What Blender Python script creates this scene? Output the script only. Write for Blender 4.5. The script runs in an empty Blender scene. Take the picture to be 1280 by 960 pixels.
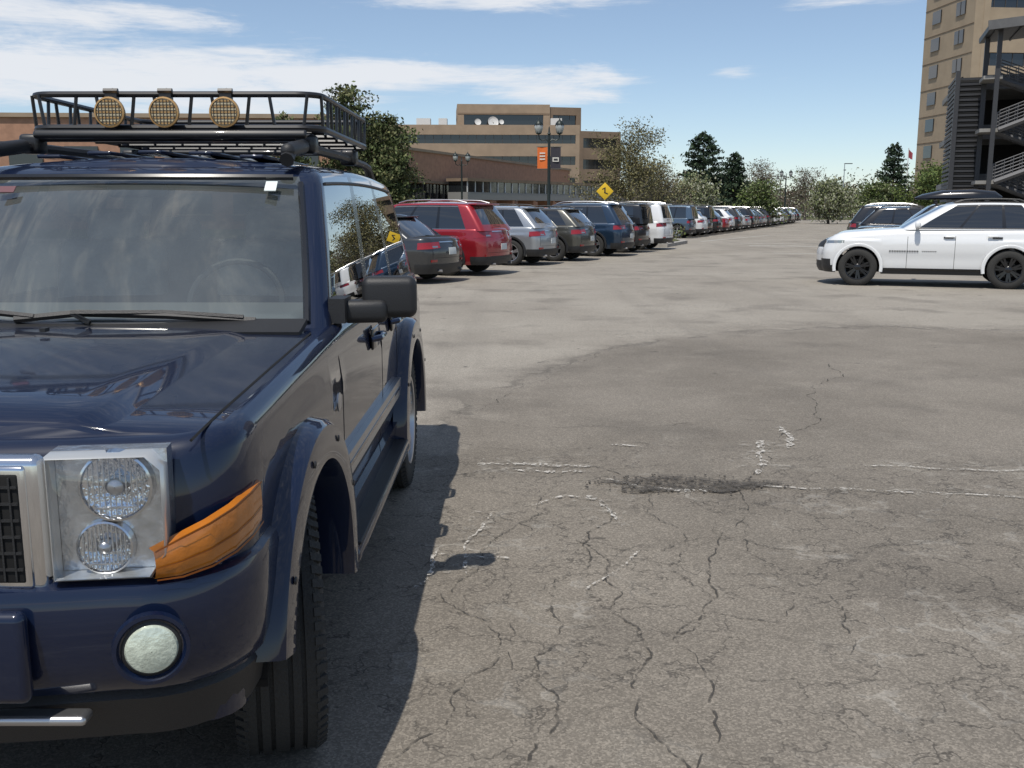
import bpy, math, random, bmesh
from mathutils import Vector, Matrix
from math import sin, cos, pi, sqrt, radians
R = random.Random(11)
scene = bpy.context.scene
scene.view_settings.view_transform = 'Standard'
scene.view_settings.look = 'None'
scene.view_settings.exposure = 0

# ------------------------------------------------------------------ node helpers
class NT:
    def __init__(s, nt): s.nt = nt
    def n(s, typ, ins=None, **kw):
        nd = s.nt.nodes.new(typ)
        for k, v in kw.items(): setattr(nd, k, v)
        if ins:
            for k, v in ins.items(): s.set(nd, k, v)
        return nd
    def set(s, nd, k, v):
        sock = nd.inputs[k]
        if isinstance(v, bpy.types.NodeSocket): s.nt.links.new(v, sock)
        else: sock.default_value = v
    def math(s, op, a, b=0.0, c=None, clamp=False):
        nd = s.nt.nodes.new('ShaderNodeMath'); nd.operation = op; nd.use_clamp = clamp
        s.set(nd, 0, a); s.set(nd, 1, b)
        if c is not None: s.set(nd, 2, c)
        return nd.outputs[0]
    def ss(s, v, lo, hi, a=0.0, b=1.0):
        nd = s.nt.nodes.new('ShaderNodeMapRange'); nd.interpolation_type = 'SMOOTHSTEP'
        for k, x in ((0, v), (1, lo), (2, hi), (3, a), (4, b)): s.set(nd, k, x)
        return nd.outputs[0]
    def noise(s, vec, scale, detail=4, rough=.55, dist=0.0):
        nd = s.n('ShaderNodeTexNoise', {'Vector': vec, 'Scale': scale, 'Detail': detail, 'Roughness': rough, 'Distortion': dist})
        return nd.outputs
    def mix(s, f, a, b, bt='MIX'):
        nd = s.nt.nodes.new('ShaderNodeMix'); nd.data_type = 'RGBA'; nd.blend_type = bt
        s.set(nd, 0, f); s.set(nd, 6, a); s.set(nd, 7, b)
        return nd.outputs[2]
def c4(c): return (c[0], c[1], c[2], 1.0)
MC = {}
def mat(name, col, rough=.6, metal=0.0, coat=0.0, var=0.0, vs=3.0, bump=0.0, bs=40.0, spec=.5):
    if name in MC: return MC[name]
    m = bpy.data.materials.new(name); m.use_nodes = True
    t = NT(m.node_tree); p = m.node_tree.nodes['Principled BSDF']
    p.inputs['Base Color'].default_value = c4(col)
    p.inputs['Roughness'].default_value = rough
    p.inputs['Metallic'].default_value = metal
    p.inputs['Coat Weight'].default_value = coat
    p.inputs['Coat Roughness'].default_value = .04
    p.inputs['Specular IOR Level'].default_value = spec
    tc = t.n('ShaderNodeTexCoord').outputs['Object']
    if var > 0:
        nz = t.noise(tc, vs, 4)[0]
        f = t.ss(nz, .3, .7)
        a = c4([x*(1-var) for x in col]); b = c4([min(1, x*(1+var)) for x in col])
        t.set(p, 'Base Color', t.mix(f, a, b))
    if bump > 0:
        nz = t.noise(tc, bs, 2)[0]
        b = t.n('ShaderNodeBump', {'Height': nz, 'Strength': bump, 'Distance': .02})
        t.set(p, 'Normal', b.outputs[0])
    MC[name] = m
    return m
def speckle(name, col, scale, lo, hi, mx_=1.0):
    m = bpy.data.materials.new(name); m.use_nodes = True
    nt = m.node_tree; t = NT(nt); p = nt.nodes['Principled BSDF']; o = nt.nodes['Material Output']
    p.inputs['Base Color'].default_value = c4(col); p.inputs['Roughness'].default_value = .9
    tc = t.n('ShaderNodeTexCoord').outputs['Object']
    f = t.math('MULTIPLY', t.ss(t.noise(tc, scale, 4, .7)[0], lo, hi), mx_)
    tr = t.n('ShaderNodeBsdfTransparent')
    ms = t.n('ShaderNodeMixShader', {0: f, 1: tr.outputs[0], 2: p.outputs[0]})
    t.set(o, 'Surface', ms.outputs[0])
    return m
def glassmat(name, tint, base=.06, k=.9, rough=.0, power=4.0, painted_glare=0.0):
    if name in MC: return MC[name]
    m = bpy.data.materials.new(name); m.use_nodes = True
    nt = m.node_tree; nt.nodes.clear(); t = NT(nt)
    o = t.n('ShaderNodeOutputMaterial')
    tr = t.n('ShaderNodeBsdfTransparent', {'Color': c4(tint)})
    gl = t.n('ShaderNodeBsdfGlossy', {'Color': (1, 1, 1, 1), 'Roughness': rough})
    lw = t.n('ShaderNodeLayerWeight', {'Blend': .5}).outputs['Facing']
    f = t.math('ADD', t.math('MULTIPLY', t.math('POWER', lw, power), k), base, clamp=True)
    first = tr.outputs[0]
    if painted_glare:  # pale diffuse film, painted stand-in for hazy sky glare on the glass
        tc = t.n('ShaderNodeTexCoord').outputs['Object']
        mp = t.n('ShaderNodeMapping', {'Vector': tc, 'Scale': (1.4, 1.0, 1.0)}).outputs[0]
        df = t.n('ShaderNodeBsdfDiffuse', {'Color': (.52, .57, .55, 1)})
        ff = t.math('MULTIPLY', t.ss(t.noise(mp, 1.5, 3, .5)[0], .25, .75, .55, 1.35), painted_glare)
        first = t.n('ShaderNodeMixShader', {0: ff, 1: tr.outputs[0], 2: df.outputs[0]}).outputs[0]
    mx = t.n('ShaderNodeMixShader', {0: f, 1: first, 2: gl.outputs[0]})
    t.set(o, 'Surface', mx.outputs[0])
    MC[name] = m
    return m

# ------------------------------------------------------------------ mesh builder
class MB:
    def __init__(s): s.v = []; s.f = []; s.m = []; s.mats = []; s.M = Matrix.Identity(4)
    def mi(s, mt):
        if mt not in s.mats: s.mats.append(mt)
        return s.mats.index(mt)
    def add(s, pts):
        b = len(s.v)
        for p in pts: s.v.append(tuple(s.M @ Vector(p)))
        return b
    def face(s, pts, mt):
        b = s.add(pts); s.f.append(tuple(range(b, b+len(pts)))); s.m.append(s.mi(mt))
    def grid(s, rows, mt, closed=False, mf=None):
        n = len(rows[0]); b = s.add([p for r in rows for p in r])
        k0 = s.mi(mt) if mt else 0
        for i in range(len(rows)-1):
            for j in range(n if closed else n-1):
                j2 = (j+1) % n
                s.f.append((b+i*n+j, b+i*n+j2, b+(i+1)*n+j2, b+(i+1)*n+j))
                s.m.append(s.mi(mf(i, j)) if mf else k0)
    def box(s, c, d, mt, rz=0.0, rx=0.0, ry=0.0):
        h = Vector(d)/2
        T = Matrix.Translation(c) @ Matrix.Rotation(rz, 4, 'Z') @ Matrix.Rotation(rx, 4, 'X') @ Matrix.Rotation(ry, 4, 'Y')
        P = [T @ Vector((x*h.x, y*h.y, z*h.z)) for z in (-1, 1) for y in (-1, 1) for x in (-1, 1)]
        b = s.add(P); k = s.mi(mt)
        for f in ((0, 2, 3, 1), (4, 5, 7, 6), (0, 1, 5, 4), (2, 6, 7, 3), (0, 4, 6, 2), (1, 3, 7, 5)):
            s.f.append(tuple(b+i for i in f)); s.m.append(k)
    def rbox(s, c, d, r, mt, rz=0.0, rx=0.0, ry=0.0, n=3):
        hx, hy, hz = d[0]/2, d[1]/2, d[2]/2; r = min(r, hx*.98, hy*.98, hz*.98)
        T = Matrix.Translation(c) @ Matrix.Rotation(rz, 4, 'Z') @ Matrix.Rotation(rx, 4, 'X') @ Matrix.Rotation(ry, 4, 'Y')
        lv = [(-hz+r-r*cos(a), r*(1-sin(a))) for a in [pi/2*i/n for i in range(n+1)]]
        lv = lv + [(-z, e) for z, e in reversed(lv)]
        rows = []
        for z, e in lv:
            row = []
            for q in range(4):
                sx, sy = ((1, 1), (-1, 1), (-1, -1), (1, -1))[q]
                for i in range(n+1):
                    a = pi/2*q + pi/2*i/n
                    row.append(T @ Vector((sx*(hx-r)+(r-e)*cos(a), sy*(hy-r)+(r-e)*sin(a), z)))
            rows.append(row)
        s.grid(rows, mt, True)
        s.face(rows[0], mt); s.face(rows[-1], mt)
    def tube(s, pts, r, mt, n=6, closed=False, caps=True):
        pts = [Vector(p) for p in pts]; rows = []; N = len(pts)
        rr = r if isinstance(r, (list, tuple)) else [r]*N
        up = None
        for i, p in enumerate(pts):
            if closed: d = pts[(i+1) % N]-pts[i-1]
            else: d = pts[min(i+1, N-1)]-pts[max(i-1, 0)]
            if d.length < 1e-9: d = Vector((0, 0, 1))
            d.normalize()
            if up is None:
                up = Vector((0, 0, 1)) if abs(d.z) < .9 else Vector((1, 0, 0))
            a = d.cross(up)
            if a.length < 1e-4: a = d.cross(Vector((1, 0, .3)))
            a.normalize(); b = a.cross(d).normalized(); up = b
            rows.append([p + (a*cos(2*pi*k/n)+b*sin(2*pi*k/n))*rr[i] for k in range(n)])
        if closed: rows.append(rows[0])
        s.grid(rows, mt, True)
        if caps and not closed: s.face(rows[0], mt); s.face(rows[-1], mt)
    def lathe(s, prof, o, axis, mt, n=24, a0=0, a1=2*pi, mf=None):
        ax = Vector(axis).normalized(); o = Vector(o)
        u = ax.cross(Vector((0, 0, 1)))
        if u.length < .1: u = Vector((1, 0, 0))
        u.normalize(); w = ax.cross(u)
        full = abs(a1-a0-2*pi) < 1e-6
        k = n if full else n+1
        rows = [[o+ax*h+(u*cos(a0+(a1-a0)*i/n)+w*sin(a0+(a1-a0)*i/n))*r for i in range(k)] for h, r in prof]
        s.grid(rows, mt, full, mf)
    def obj(s, name, parent=None, ang=35, loc=None, rz=None):
        me = bpy.data.meshes.new(name); me.from_pydata(s.v, [], s.f)
        for m in s.mats: me.materials.append(m)
        me.polygons.foreach_set('material_index', s.m)
        me.polygons.foreach_set('use_smooth', [ang > 0]*len(s.f))
        me.update()
        if ang > 0: me.set_sharp_from_angle(angle=radians(ang))
        ob = bpy.data.objects.new(name, me); scene.collection.objects.link(ob)
        if parent: ob.parent = parent
        if loc is not None: ob.location = loc
        if rz is not None: ob.rotation_euler[2] = rz
        return ob
def empty(name, loc=(0, 0, 0), rz=0):
    e = bpy.data.objects.new(name, None); scene.collection.objects.link(e)
    e.location = loc; e.rotation_euler[2] = rz; e.empty_display_size = .2
    return e
def lerp(a, b, t): return a+(b-a)*t
def pw(x, P):
    if x <= P[0][0]: return P[0][1]
    for (a, b), (c, d) in zip(P, P[1:]):
        if x <= c: return lerp(b, d, (x-a)/(c-a))
    return P[-1][1]

# ------------------------------------------------------------------ common materials
RUB = mat('tyre_rubber', (.030, .029, .027), .85, bump=.3, bs=90)
BLK = mat('black_plastic', (.018, .018, .019), .5, bump=.15, bs=300)
BLKM = mat('black_underbody', (.006, .006, .006), .9)
BLKG = mat('black_gloss', (.008, .008, .009), .22, coat=.5)
CHR = mat('chrome', (.72, .72, .73), .12, 1.0)
SIL = mat('silver_alloy', (.5, .5, .51), .3, .9)
DKA = mat('dark_alloy', (.008, .008, .009), .3, .1, coat=.4)
PLATE = mat('licence_plate_paint', (.6, .62, .6), .5)
GLS = mat('car_window_glass', (.012, .014, .016), .03, coat=1.0, spec=.8)
REDL = mat('tail_light_red', (.28, .008, .01), .15, coat=1.0)
HEADL = mat('head_light_clear', (.30, .32, .34), .08, .6, coat=1.0)
AMB = mat('amber_lens', (.43, .135, .010), .25, coat=.8, var=.12, vs=9, bump=.08, bs=60)
def paint(name, col, metal=.25):
    return mat('paint_'+name, col, .32, metal, 1.0)

# ------------------------------------------------------------------ wheel
def wheel(mb, cx, cy, Rw, w, side, rim, spokes=5, hi=False):
    o = (cx, cy, Rw); ax = (side, 0, 0); h = w/2
    n = 56 if hi else 24
    if hi:
        pr = [(-h+.01, .6*Rw), (-h, .72*Rw), (-h+.004, .88*Rw), (-h+.018, .965*Rw)]
        blocks = [(-h+.024, -h+.06), (-h+.07, -.03), (-.02, .02), (.03, h-.07), (h-.06, h-.024)]
        for a, b in blocks: pr += [(a, Rw-.009), (a+.0015, Rw), (b-.0015, Rw), (b, Rw-.009)]
        pr += [(h-.018, .965*Rw), (h-.004, .88*Rw), (h, .72*Rw), (h-.012, .655*Rw)]
    else:
        pr = [(-h+.01, .6*Rw), (-h, .75*Rw), (-h+.01, .93*Rw), (-h+.035, Rw), (h-.035, Rw), (h-.01, .93*Rw), (h, .78*Rw), (h-.012, .66*Rw)]
    mb.lathe(pr, o, ax, RUB, n)
    if hi:
        for k in range(64):
            a = 2*pi*k/64
            for sx in (-1, 1):
                T = Matrix.Translation(o) @ Matrix.Rotation(a, 4, 'X')
                old = mb.M; mb.M = old @ T
                mb.box((sx*(h-.022), 0, Rw*.968), (.034, .022, .018), RUB, ry=sx*.55)
                mb.M = old
    mb.lathe([(h-.012, .66*Rw), (h-.004, .65*Rw), (h-.008, .62*Rw), (h-.05, .60*Rw), (-h*.2, .58*Rw)], o, ax, rim, n)
    mb.lathe([(-h*.2, .58*Rw), (-h*.2, .001)], o, ax, BLKM, n)
    mb.lathe([(-h*.1, .42*Rw), (-h*.05, .42*Rw), (-h*.05, .001)], o, ax, DKA if not hi else SIL, 20)
    for k in range(spokes):
        for dd in (-.13, .13):
            a = 2*pi*k/spokes+dd+.3; c, s_ = cos(a), sin(a)
            def P(r, t, hh): return (cx+side*hh, cy+c*r-s_*t, Rw+s_*r+c*t)
            r0, r1 = .1*Rw, .625*Rw; t0, t1 = .055*Rw, .05*Rw; hf0, hf1 = h-.03, h-.018
            A = [P(r0, -t0, hf0), P(r1, -t1, hf1), P(r1, t1, hf1), P(r0, t0, hf0)]
            B = [P(r0, -t0*1.5, hf0-.04), P(r1, -t1*1.4, hf1-.04), P(r1, t1*1.4, hf1-.04), P(r0, t0*1.5, hf0-.04)]
            mb.face(A, rim)
            for i in range(4):
                j = (i+1) % 4; mb.face([A[i], A[j], B[j], B[i]], rim)
    mb.lathe([(h-.06, .17*Rw), (h-.03, .17*Rw), (h-.018, .13*Rw), (h-.015, .001)], o, ax, rim, 16)

def half_ring(y0, y1, hw, rc, bow, sidey, nf=5, nc=5, rbow=None):
    if rbow is None: rbow = bow
    P = []
    for i in range(nf):
        x = (hw-rc)*i/nf; P.append((x, y0+bow*(x/(hw-rc))**2, 0, -1))
    for i in range(nc+1):
        a = pi/2*i/nc; P.append((hw-rc+rc*sin(a), y0+bow+rc-rc*cos(a), sin(a), -cos(a)))
    for y in sidey: P.append((hw, y, 1, 0))
    for i in range(nc+1):
        a = pi/2*i/nc; P.append((hw-rc+rc*cos(a), y1-rbow-rc+rc*sin(a), cos(a), sin(a)))
    for i in range(nf-1, -1, -1):
        x = (hw-rc)*i/nf; P.append((x, y1-rbow*(x/(hw-rc))**2, 0, 1))
    return P

BASE = dict(L=4.75, W=1.90, wb=2.85, fo=.93, Rw=.37, tw=.235, sill=.27, rc=.30, bow=.10, Ra=.435,
            top=[(-.95, .90), (-.80, .98), (-.4, 1.03), (.6, 1.09), (3.9, 1.12)], cowl=.50, rf=1.30, zr=1.70, rr=3.25, rb=3.68,
            hwb=.06, hwt=.24, crown=.04, grc=.14, flean=.22, rlean=.12, sh=.07,
            cols=[(.0, .035, 0), (.035, .32, 1), (.32, .35, 2), (.35, .63, 1), (.63, .66, 2), (.66, .90, 1), (.90, 1, 0)],
            clad=True, rails=True, spokes=5)

def car(name, P0, paintm, loc, th, rim=SIL, hero=False, hi=True, claddingm=None, steer=0.0):
    P = dict(BASE); P.update(P0)
    E = empty(name, loc, th)
    mb = MB(); L, W, wb, fo, Rw, Ra = P['L'], P['W'], P['wb'], P['fo'], P['Rw'], P['Ra']
    hw = W/2; y0 = -fo; y1 = L-fo; rc = P['rc']; bow = P['bow']; zc = P.get('zc', Rw)
    ys0, ys1 = y0+bow+rc, y1-bow-rc
    na = 12 if hi else 6
    sy = []
    for yc in (0, wb):
        sy += [yc-Ra-.001]+[yc-Ra*cos(pi*i/na) for i in range(na+1)]+[yc+Ra+.001]
    sy += [Ra+.3+i*(wb-2*Ra-.6)/4 for i in range(5)]
    sy = sorted([y for y in sy if ys0+.005 < y < ys1-.005])
    H = half_ring(y0, y1, hw, rc, bow, sy, nf=6 if hi else 3, nc=6 if hi else 3)
    def ztop(y): return pw(y, P['top'])
    def zbot(y, nx):
        if nx > .95:
            for yc in (0, wb):
                d = abs(y-yc)
                if d <= Ra: return zc+sqrt(max(0, Ra*Ra-d*d))
        return P['sill'] if nx > .95 else pw(nx, [(0, P['sill']+.02), (.95, P['sill'])])
    def elow(z): return pw(z, P.get('elow', [(.2, .10), (.36, .035), (.50, .022), (.60, .018), (.70, .004), (.78, .0), (.885, .0), (.905, .016), (1.15, .05)]))
    def lean(z, ny): return max(0, z-.62)*(P['flean']*-ny if ny < 0 else P['rlean']*ny)
    def pt(q, z, off=0, sd=1, t=None):
        x, y, nx, ny = q
        e = elow(z)+lean(z, ny)-off
        d = ztop(y)-z; r = P['sh']
        if d < r: e += (r-sqrt(max(0, r*r-(r-max(d, 0))**2)))
        return (sd*(x-nx*e), y-ny*e, z)
    ln = 12 if hi else 7
    lv = [i/ln for i in range(ln+1)]; ds = [P['sh']*k for k in (.62, .35, .14, .03, 0)]
    rows = []
    for k in range(len(lv)+len(ds)):
        row = []
        for q in H:
            zb = zbot(q[1], q[2]); zt = ztop(q[1])
            z = zb+(zt-P['sh']-zb)*lv[k] if k < len(lv) else zt-ds[k-len(lv)]
            row.append(pt(q, z))
        rows.append(row)
    def mirr(r): return r+[(-p[0], p[1], p[2]) for p in r[-2:0:-1]]
    full = [mirr(r) for r in rows]
    mb.grid(full, paintm, True)
    fr = P.get('capfr', [0, .3, .6, .85, 1]); cr = P.get('capz', lambda x, y: P['crown']*(1-(x/hw)**2))
    xs = [-f for f in fr[::-1]]+fr[1:]
    cap = []
    for p in rows[-1]:
        base = cr(p[0], p[1])
        cap.append([(p[0]*f, p[1], p[2]+cr(p[0]*f, p[1])-base) for f in xs])
    ymid = [p[1] for p in rows[-1]]
    mb.grid(cap, None, False, mf=lambda i, j: paintm if ymid[i] < P['cowl']+.1 else BLKM)
    for sd in (1, -1):
        for yc in (0, wb):
            A = [(sd*(hw-.012), yc-Ra*cos(pi*i/16), zc+Ra*sin(pi*i/16)) for i in range(17)]
            A = [(A[0][0], A[0][1], P['sill'])]+A+[(A[0][0], A[-1][1], P['sill'])]
            B = [(sd*(hw-.36), y, z) for _, y, z in A]
            mb.grid([A, B], BLKM)
    mb.box((0, (y0+y1)/2, P['sill']+.16), (W-.7, L-.6, .3), BLKM)
    for sd in (1, -1):
        mb.box((sd*(hw-.2), wb/2, P['sill']+.1), (.3, wb-2*Ra-.02, .22), BLKM)
    S = [0]
    for a, b in zip(H, H[1:]): S.append(S[-1]+math.hypot(b[0]-a[0], b[1]-a[1]))
    ST = S[-1]
    def q_at(s):
        s = max(0, min(ST-1e-6, s))
        for i in range(len(S)-1):
            if s <= S[i+1]:
                t = (s-S[i])/max(1e-9, S[i+1]-S[i]); a, b = H[i], H[i+1]
                v = [lerp(a[k], b[k], t) for k in range(4)]; l = math.hypot(v[2], v[3]) or 1
                return (v[0], v[1], v[2]/l, v[3]/l)
    def lp(s0, s1, z0, z1, off, m, sides=(1, -1), ns=8, nz=4, M=None):
        z0 = z0 if isinstance(z0, tuple) else (z0, z0); z1 = z1 if isinstance(z1, tuple) else (z1, z1)
        for sd in sides:
            g = []
            for i in range(ns+1):
                t = i/ns; q = q_at(lerp(s0, s1, t))
                a, b = lerp(z0[0], z0[1], t), lerp(z1[0], z1[1], t)
                col = [pt(q, a, -.01, sd)]+[pt(q, lerp(a, b, k/nz), off, sd) for k in range(nz+1)]+[pt(q, b, -.01, sd)]
                g.append(col)
            e0 = q_at(s0); e1 = q_at(s1)
            g = [[pt(e0, p[2], -.01, sd) for p in g[0]]]+g+[[pt(e1, p[2], -.01, sd) for p in g[-1]]]
            (M or mb).grid(g, m)
    isf = 6 if hi else 3; icn = 6 if hi else 3
    s_side = S[isf+icn]
    def sy_(y): return s_side+(y-H[isf+icn][1])
    dm = claddingm or BLK
    # greenhouse
    zb = ztop(P['cowl'])-.02; zr = P['zr']
    lv = [(0, 0), (.06, 0)]+[(.06+.82*i/5, 0) for i in range(1, 6)]+[(.93, .006), (.965, .02), (.985, .042), (1, .08)]
    rows = []; info = None
    for t, e in lv:
        a0 = lerp(P['cowl'], P['rf'], t)+e; a1 = lerp(P['rb'], P['rr'], t**P.get('rpow', 1.0))-e
        h = lerp(hw-P['hwb'], hw-P['hwt'], t**1.15)-e; g = P['grc']; bw = P.get('gbow', .10)
        a, b = a0+bw+g, a1-.04-g
        sf = []; info = []
        for c0, c1, k in P['cols']:
            nn = 1 if k != 1 else 3
            for i in range(nn): sf.append(lerp(c0, c1, i/nn)); info.append(k)
        sf = sf[1:]
        r = half_ring(a0, a1, h, g, bw, [lerp(a, b, f) for f in sf], 6, 4, rbow=.04)
        rows.append([(x, y, zb+(zr-zb)*t - (.05*((y-(P['rf']+P['rr'])/2)/((P['rr']-P['rf'])/2+.3))**2 if t > .5 else 0)*min(1, (t-.5)*2)) for x, y, _, _ in r])
    nh = len(rows[0])
    cls = [3]*6+[0]*4+info+[0]*4+[4]*6
    WS = P.get('ws', GLS); SG = P.get('sg', GLS)
    glz = lambda i: 1 <= i <= 6
    def gm(i, j):
        jj = j if j < nh-1 else 2*(nh-1)-1-j
        k = cls[min(jj, len(cls)-1)]
        if not glz(i): return paintm
        if k == 1: return SG
        if k == 2: return BLKG
        if k == 3: return WS
        if k == 4: return SG if 1 < i < 7 else paintm
        return paintm
    mb.grid([mirr(r) for r in rows], None, True, gm)
    cap = []
    for p in rows[-1]:
        cap.append([(p[0]*f, p[1], p[2]+.035*(1-f*f)*min(1, p[0]*2)) for f in (-1, -.8, -.4, 0, .4, .8, 1)])
    mb.grid(cap, P.get('roofm', paintm))
    js = 6+4; je = js+len(info)
    for sd in (1, -1):
        for i in (1, 6):
            mb.tube([(sd*(rows[i][j][0]+.003), rows[i][j][1], rows[i][j][2]) for j in range(js+1, je)], .009 if i == 1 else .007, P.get('trim', BLK), 5)
    if P['rails']:
        for sd in (1, -1):
            T = [(sd*(hw-P['hwt']-.10), lerp(P['rf']+.25, P['rr']-.15, i/8), zr+(.03 if i in (0, 8) else .075)-(.03*((i-4)/4)**2)) for i in range(9)]
            mb.tube(T, .017, P.get('railm', BLK), 6)
    if not hero:
        for sd in (1, -1):
            mb.rbox((sd*(hw+.09), P['cowl']+.42, ztop(.6)+.09), (.2, .11, .14), .045, paintm)
            mb.box((sd*(hw-.03), P['cowl']+.42, ztop(.6)+.04), (.16, .06, .04), BLK)
        for f in (.0, .34, .65):
            y = lerp(P['cowl']+.25, P['rb']-.2, f)
            if min(abs(y-wb), abs(y)) > Ra+.02:
                lp(sy_(y)-.004, sy_(y)+.004, P['sill']+.1, ztop(y)-.08, .0015, BLKM, ns=1, nz=8)
        for f in (.30, .60):
            y = lerp(P['cowl']+.25, P['rb']-.2, f)
            for sd in (1, -1): mb.rbox((sd*(hw+.005), y, ztop(y)-.17), (.05, .2, .032), .015, paintm)
        if P['clad']:
            lp(sy_(Ra+.07), sy_(wb-Ra-.07), P['sill']-.01, P['sill']+.17, .012, dm, ns=4)
        lp(ST-.001, ST-hw-rc*.9, P['sill'], P['sill']+.2, .02, dm, ns=14)
        lp(0, hw+rc*.2, P['sill'], P['sill']+.15, .012, dm, ns=14)
        fl = dm if P['clad'] else paintm
        for sd in (1, -1):
            for yc in (0, wb):
                prof = [(Ra-.02, hw-.03), (Ra-.018, hw+.006), (Ra, hw+.014), (Ra+.035, hw+.012), (Ra+.05, hw-.012)]
                g = [[(sd*x, yc-r*cos(a), zc+r*sin(a)) for r, x in prof] for a in [pi*(-.06+1.12*i/22) for i in range(23)]]
                mb.grid(g, fl)
        zl = P.get('zl', .82); hh = P.get('zh', 1.0)
        lp(hw*.62, hw*.78+rc*P.get('hlw', 1.3), (zl-.07*hh, zl-.03*hh), (zl+.04*hh, zl+.07*hh), .006, HEADL)
        lp(0, hw*.56, zl-.12, zl+.04, .006, BLK, ns=6)
        lp(0, hw*.56, zl+.05, zl+.065, .01, CHR, ns=6)
        lp(0, hw*.6, .36, .50, .006, BLK, ns=6)
        zt = P.get('zt', .92)
        lp(ST-hw*.52, ST-hw-rc*.62, (zt-.06, zt-.09), (zt+.07, zt+.05), .012, REDL, ns=10)
        lp(ST-hw*.60, ST-hw*.80, zt-.05, zt-.015, .016, HEADL, ns=4)
        lp(ST, ST-hw*.5, zt+.055, zt+.075, .012, CHR, ns=6)
        lp(ST, ST-.17, .62, .77, .01, PLATE, ns=2)
        lp(ST-hw*.66, ST-hw*.86, .47, .52, .025, REDL, ns=3)
        lp(ST-.002, ST-hw*.80, .555, .562, .0012, BLKM, ns=10, nz=1)
        lp(ST-hw*.80, ST-hw*.81, .56, 1.0, .0012, BLKM, ns=1, nz=5)
        mb.rbox((0, P['rr']-.0, zr-.035), (W-2*P['hwt']-.12, .22, .035), .015, paintm)
        mb.tube([(0, P['rb']-.0, zb+.1), (.35, P['rb']-.03, zb+.12)], .008, BLK, 4)
        for sd in (1, -1): mb.tube([(sd*.5, y1-.25, .28), (sd*.5, y1-.03, .28)], .03, SIL, 8)
    mb.obj('body', E)
    for k, (sd, yc) in enumerate(((1, 0), (-1, 0), (1, wb), (-1, wb))):
        if not hi and sd < 0 and yc == 0: continue
        wm = MB(); wheel(wm, 0, 0, Rw, P['tw'], sd, rim, P['spokes'], hi=hero)
        wm.obj('wheel_%d' % (k+1), E, loc=(sd*(hw-P['tw']/2-.01+P.get('wo', 0)), yc, 0), rz=steer if yc == 0 else 0)
    return E, dict(P=P, lp=lp, sy=sy_, ST=ST, rows=rows, js=js, je=je, ztop=ztop, hw=hw, zb=zb, pt=pt, q_at=q_at)

# ------------------------------------------------------------------ HERO blue suv
NAVY = mat('paint_navy', (.003, .0085, .030), .45, 0.0, 1.0, spec=.15)
WSG = glassmat('windshield_glass', (.72, .78, .76), .12, .8, .02, 3.0, painted_glare=.12)
TSG = glassmat('tinted_glass', (.10, .11, .11), .10, .9, .0, 3.0)
LENS = glassmat('lens_glass', (.93, .95, .97), .07, .8, .02, 3.0)
def heroz(x, y):
    f = max(0, min(1, (y+.80)/.22)); ax = abs(x)
    if y > .15: f *= max(.35, 1-(y-.15)*1.5)
    return pw(ax, [(0, .048), (.30, .043), (.47, .036), (.535, .030), (.60, .004), (.70, .002), (.83, -.004)])*f
HP = dict(L=4.62, W=1.80, wb=2.78, fo=.80, Rw=.385, tw=.25, sill=.42, rc=.17, bow=.05, Ra=.475, zc=.40,
          top=[(-.80, 1.085), (-.55, 1.105), (.0, 1.135), (.6, 1.165), (3.9, 1.19)], cowl=.58, rf=1.20, zr=1.78, rr=3.66, rb=3.78,
          hwb=.055, hwt=.19, grc=.07, flean=.10, rlean=.04, sh=.045, capfr=[0, .3, .57, .65, .66, .725, .735, .85, .95, 1], capz=heroz,
          cols=[(.0, .02, 0), (.02, .30, 1), (.30, .345, 2), (.345, .62, 1), (.62, .66, 2), (.66, .955, 1), (.955, 1, 0)],
          ws=WSG, sg=TSG, rails=False, wo=.03, elow=[(.3, .05), (.45, .03), (.62, .005), (.75, 0), (.99, .0), (1.01, .006), (1.25, .03)])
E, I = car('blue_suv', HP, NAVY, (-1.50, 2.776, 0), 0, SIL, hero=True, steer=radians(15))
lp, sY, ztop = I['lp'], I['sy'], I['ztop']
d = MB()
for y in (.66, 1.72, 2.30):
    lp(sY(y)-.004, sY(y)+.004, .46, 1.15, .001, BLKM, ns=1, nz=8, M=d)
lp(sY(.50), sY(2.26), .635, .725, .024, SIL, M=d, ns=4)
lp(sY(.56), sY(2.20), .672, .688, .027, NAVY, M=d, ns=4)
lp(sY(.47), sY(2.30), .40, .50, .03, NAVY, M=d, ns=4)
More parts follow.
